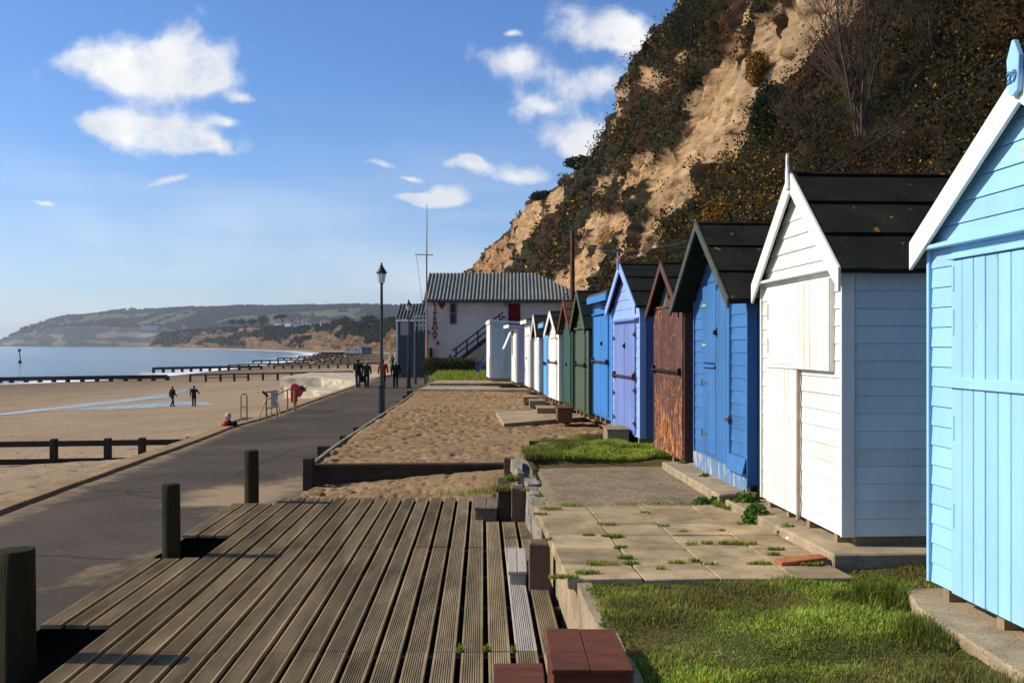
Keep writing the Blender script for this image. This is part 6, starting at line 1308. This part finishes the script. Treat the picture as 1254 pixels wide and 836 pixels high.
def walk(stride=.22, arm=.18, lean=.02):
    return dict(pelvis=(0,0,.98), chest=(0,lean,1.30), neck=(0,lean+.01,1.50), head=(0,lean+.02,1.64), face=(0,1,-.05), shL=(-.20,lean,1.44), shR=(.20,lean,1.44), elL=(-.27,-arm*.5,1.16), elR=(.27,arm*.4,1.16), wrL=(-.27,-arm+.10,.92), wrR=(.27,arm+.12,.94), handL=(-.27,-arm+.14,.80), handR=(.27,arm+.20,.83),
      hipL=(-.095,0,.93), hipR=(.095,0,.93), knL=(-.10,stride*.75,.50), knR=(.10,-stride*.2,.50), anL=(-.10,stride,.09), anR=(.10,-stride*1.1,.13), toeL=(-.11,stride+.15,.045), toeR=(.11,-stride*1.1+.14,.045))
blk = pm('black_cloth',(.012,.013,.016), rough=.95, bump=.3); navy = pm('navy_cloth',(.02,.03,.05), rough=.95, bump=.3); dkg = pm('dark_green_coat',(.012,.04,.025), rough=.95, bump=.3); redc = pm('red_coat',(.50,.02,.015),(.42,.018,.012), rough=.85, bump=.3); jean = pm('dark_jeans',(.025,.035,.055), rough=.95); grh = pm('grey_hair',(.5,.47,.43), rough=.9, bump=.6, bscale=90); drh = pm('dark_hair',(.02,.015,.012), rough=.7, bump=.6, bscale=90); fair = pm('fair_hair',(.35,.25,.12), rough=.7, bump=.6, bscale=90)
def on_prom(px_, d): p = dp(px_,0,d); return (p.x,d,interp(d,PZ))
cg = 'people walking away along the promenade'
J = walk(.10,.02); J.update(elL=(-.27,.08,1.18), wrL=(-.20,.28,1.08), handL=(-.16,.38,1.04), elR=(.27,.08,1.18), wrR=(.20,.28,1.08), handR=(.16,.38,1.04))
person(on_prom(438.5,63), 0, J, 'tall person in a dark coat pushing a pushchair, seen from behind', blk, jean, drh, 1.02, group=cg)
person(on_prom(449,63), .1, walk(.12), 'shorter fair-haired person in a dark green coat beside the pushchair', dkg, blk, fair, .93, group=cg)
person(on_prom(469,62.5), 0, walk(.18), 'person in a bright red coat walking behind the nearest lamp post', redc, navy, drh, 1.0, .15, group=cg)
person(on_prom(484.5,62.5), 0, walk(.06), 'white-haired person in a black coat walking beside the second lamp post', blk, blk, grh, .97, .12, group=cg)
J = walk(.25,.1)
pb = pxy_on_beach(211,498); sc_ = 25.0*pb.y/F/1.76; person((pb.x,pb.y,pb.z), -.5, J, 'left of two dark-clothed people walking on the wet sand', blk, navy, drh, sc_, group='two people walking on the beach')
J = walk(.12); J.update(elR=(.33,.05,1.22), wrR=(.42,.22,1.10), handR=(.48,.28,1.08)); pb = pxy_on_beach(237.5,498); person((pb.x,pb.y,pb.z), .2, J, 'right of two dark-clothed people on the wet sand, one arm out', blk, blk, drh, sc_, group='two people walking on the beach')
person(on_prom(481,105), 2., walk(.05), 'distant person in dark clothes by the corner of the boathouse', navy, blk, drh, 1., group=None)
# seated person, sideways on the wall foot, hand to the face, looking out to sea
q = dp(281,520,29.6); seat = EYE-(505-HY)*29.6/F-.90
J = dict(pelvis=(0,0,.10), chest=(0,.07,.42), neck=(0,.12,.62), head=(0,.17,.76), face=(0,1,-.15), shL=(-.20,.08,.56), shR=(.20,.08,.56), elL=(-.24,.30,.36), elR=(.24,.32,.38), wrL=(-.12,.46,.42), wrR=(.09,.34,.60), handL=(-.05,.50,.42), handR=(.045,.29,.70),
   hipL=(-.10,.02,.09), hipR=(.10,.02,.09), knL=(-.14,.45,.22), knR=(.14,.45,.22), anL=(-.13,.62,-.18), anR=(.13,.62,-.18), toeL=(-.14,.76,-.24), toeR=(.14,.76,-.24))
seated = person((q.x+.08,29.6,seat), R(65), J, 'grey-haired person in a black and red jacket sitting below the kerb, hand to face', blk, blk, grh, 1.0)
V_ = MB(); capsule(V_, (-.20,.08,.56), (-.25,.30,.36), .088,.075); capsule(V_, (-.25,.30,.36), (-.12,.46,.42), .074,.056); ellip(V_, (0,.14,.40),(.17,.14,.20)); o = fuse(V_, 'red_sleeve', redc, seated, .014, 3)
slab_thing([(q.x-.6,28.9),(q.x+.45,28.9),(q.x+.40,30.6),(q.x-.7,30.6)], -4, seat+.0, M['concrete'], 'low concrete ledge under the seated person', 'ledge', 'ledge')
mb = MB(); mb.box(-.35,.15,-.2,.2,0,.03); o = mb.build('blue_towel', pm('blue_towel',(.03,.08,.40)), bevel=.01); o.location = (q.x-.55,29.1,seat); tag(o, 'strip of blue cloth lying beside the seated person', 'towel')
# pushchair
p_ = on_prom(444,63.9); t = empty('pushchair', p_, 0, 'small dark pushchair between the couple on the promenade', 'pushchair'); mb = MB(); mb.prism([(-.1,.3),(.3,.3),(.35,.5),(.1,.95),(-.15,.9)],0,-.2,.2); mb.build('seat', blk, t, bevel=.03)
mb = MB()
for x in (-.22,.22): mb.tube([(x,.35,.15),(x,-.3,.9),(x,-.5,1.0)],.018,6); mb.tube([(x,-.25,.12),(x,.1,.5)],.015,6)
mb.tube([(-.22,-.5,1.0),(.22,-.5,1.0)],.02,6); mb.build('frame', M['iron'], t)
for x in (-.25,.25):
    for y in (.35,-.25): mb = MB(); mb.tube([(x-.02,y,.11),(x+.02,y,.11)],.11,14); mb.build('wheel', M['blackpaint'], t)
mb = MB(); ellip(mb,(0.2,-.45,.8),(.11,.08,.14)); mb.build('bag', M['white'], t, smooth=True)

# ================================================================== HAZE
hz = bpy.data.materials.new('air_haze'); hz.use_nodes = True; nt = hz.node_tree; nt.nodes.remove(nt.nodes['Principled BSDF']); v = _n(nt,'ShaderNodeVolumePrincipled'); v.inputs['Color'].default_value = (.80,.88,1,1); v.inputs['Density'].default_value = HAZE if 'HAZE' in globals() else .00009; v.inputs['Anisotropy'].default_value = .3
nt.links.new(v.outputs[0], nt.nodes['Material Output'].inputs['Volume'])
mb = MB(); mb.box(-12500,12500,-500,20500,-8,230); o = mb.build('haze', hz); tag(o, 'thin sea haze in the air', 'haze', kind='stuff')
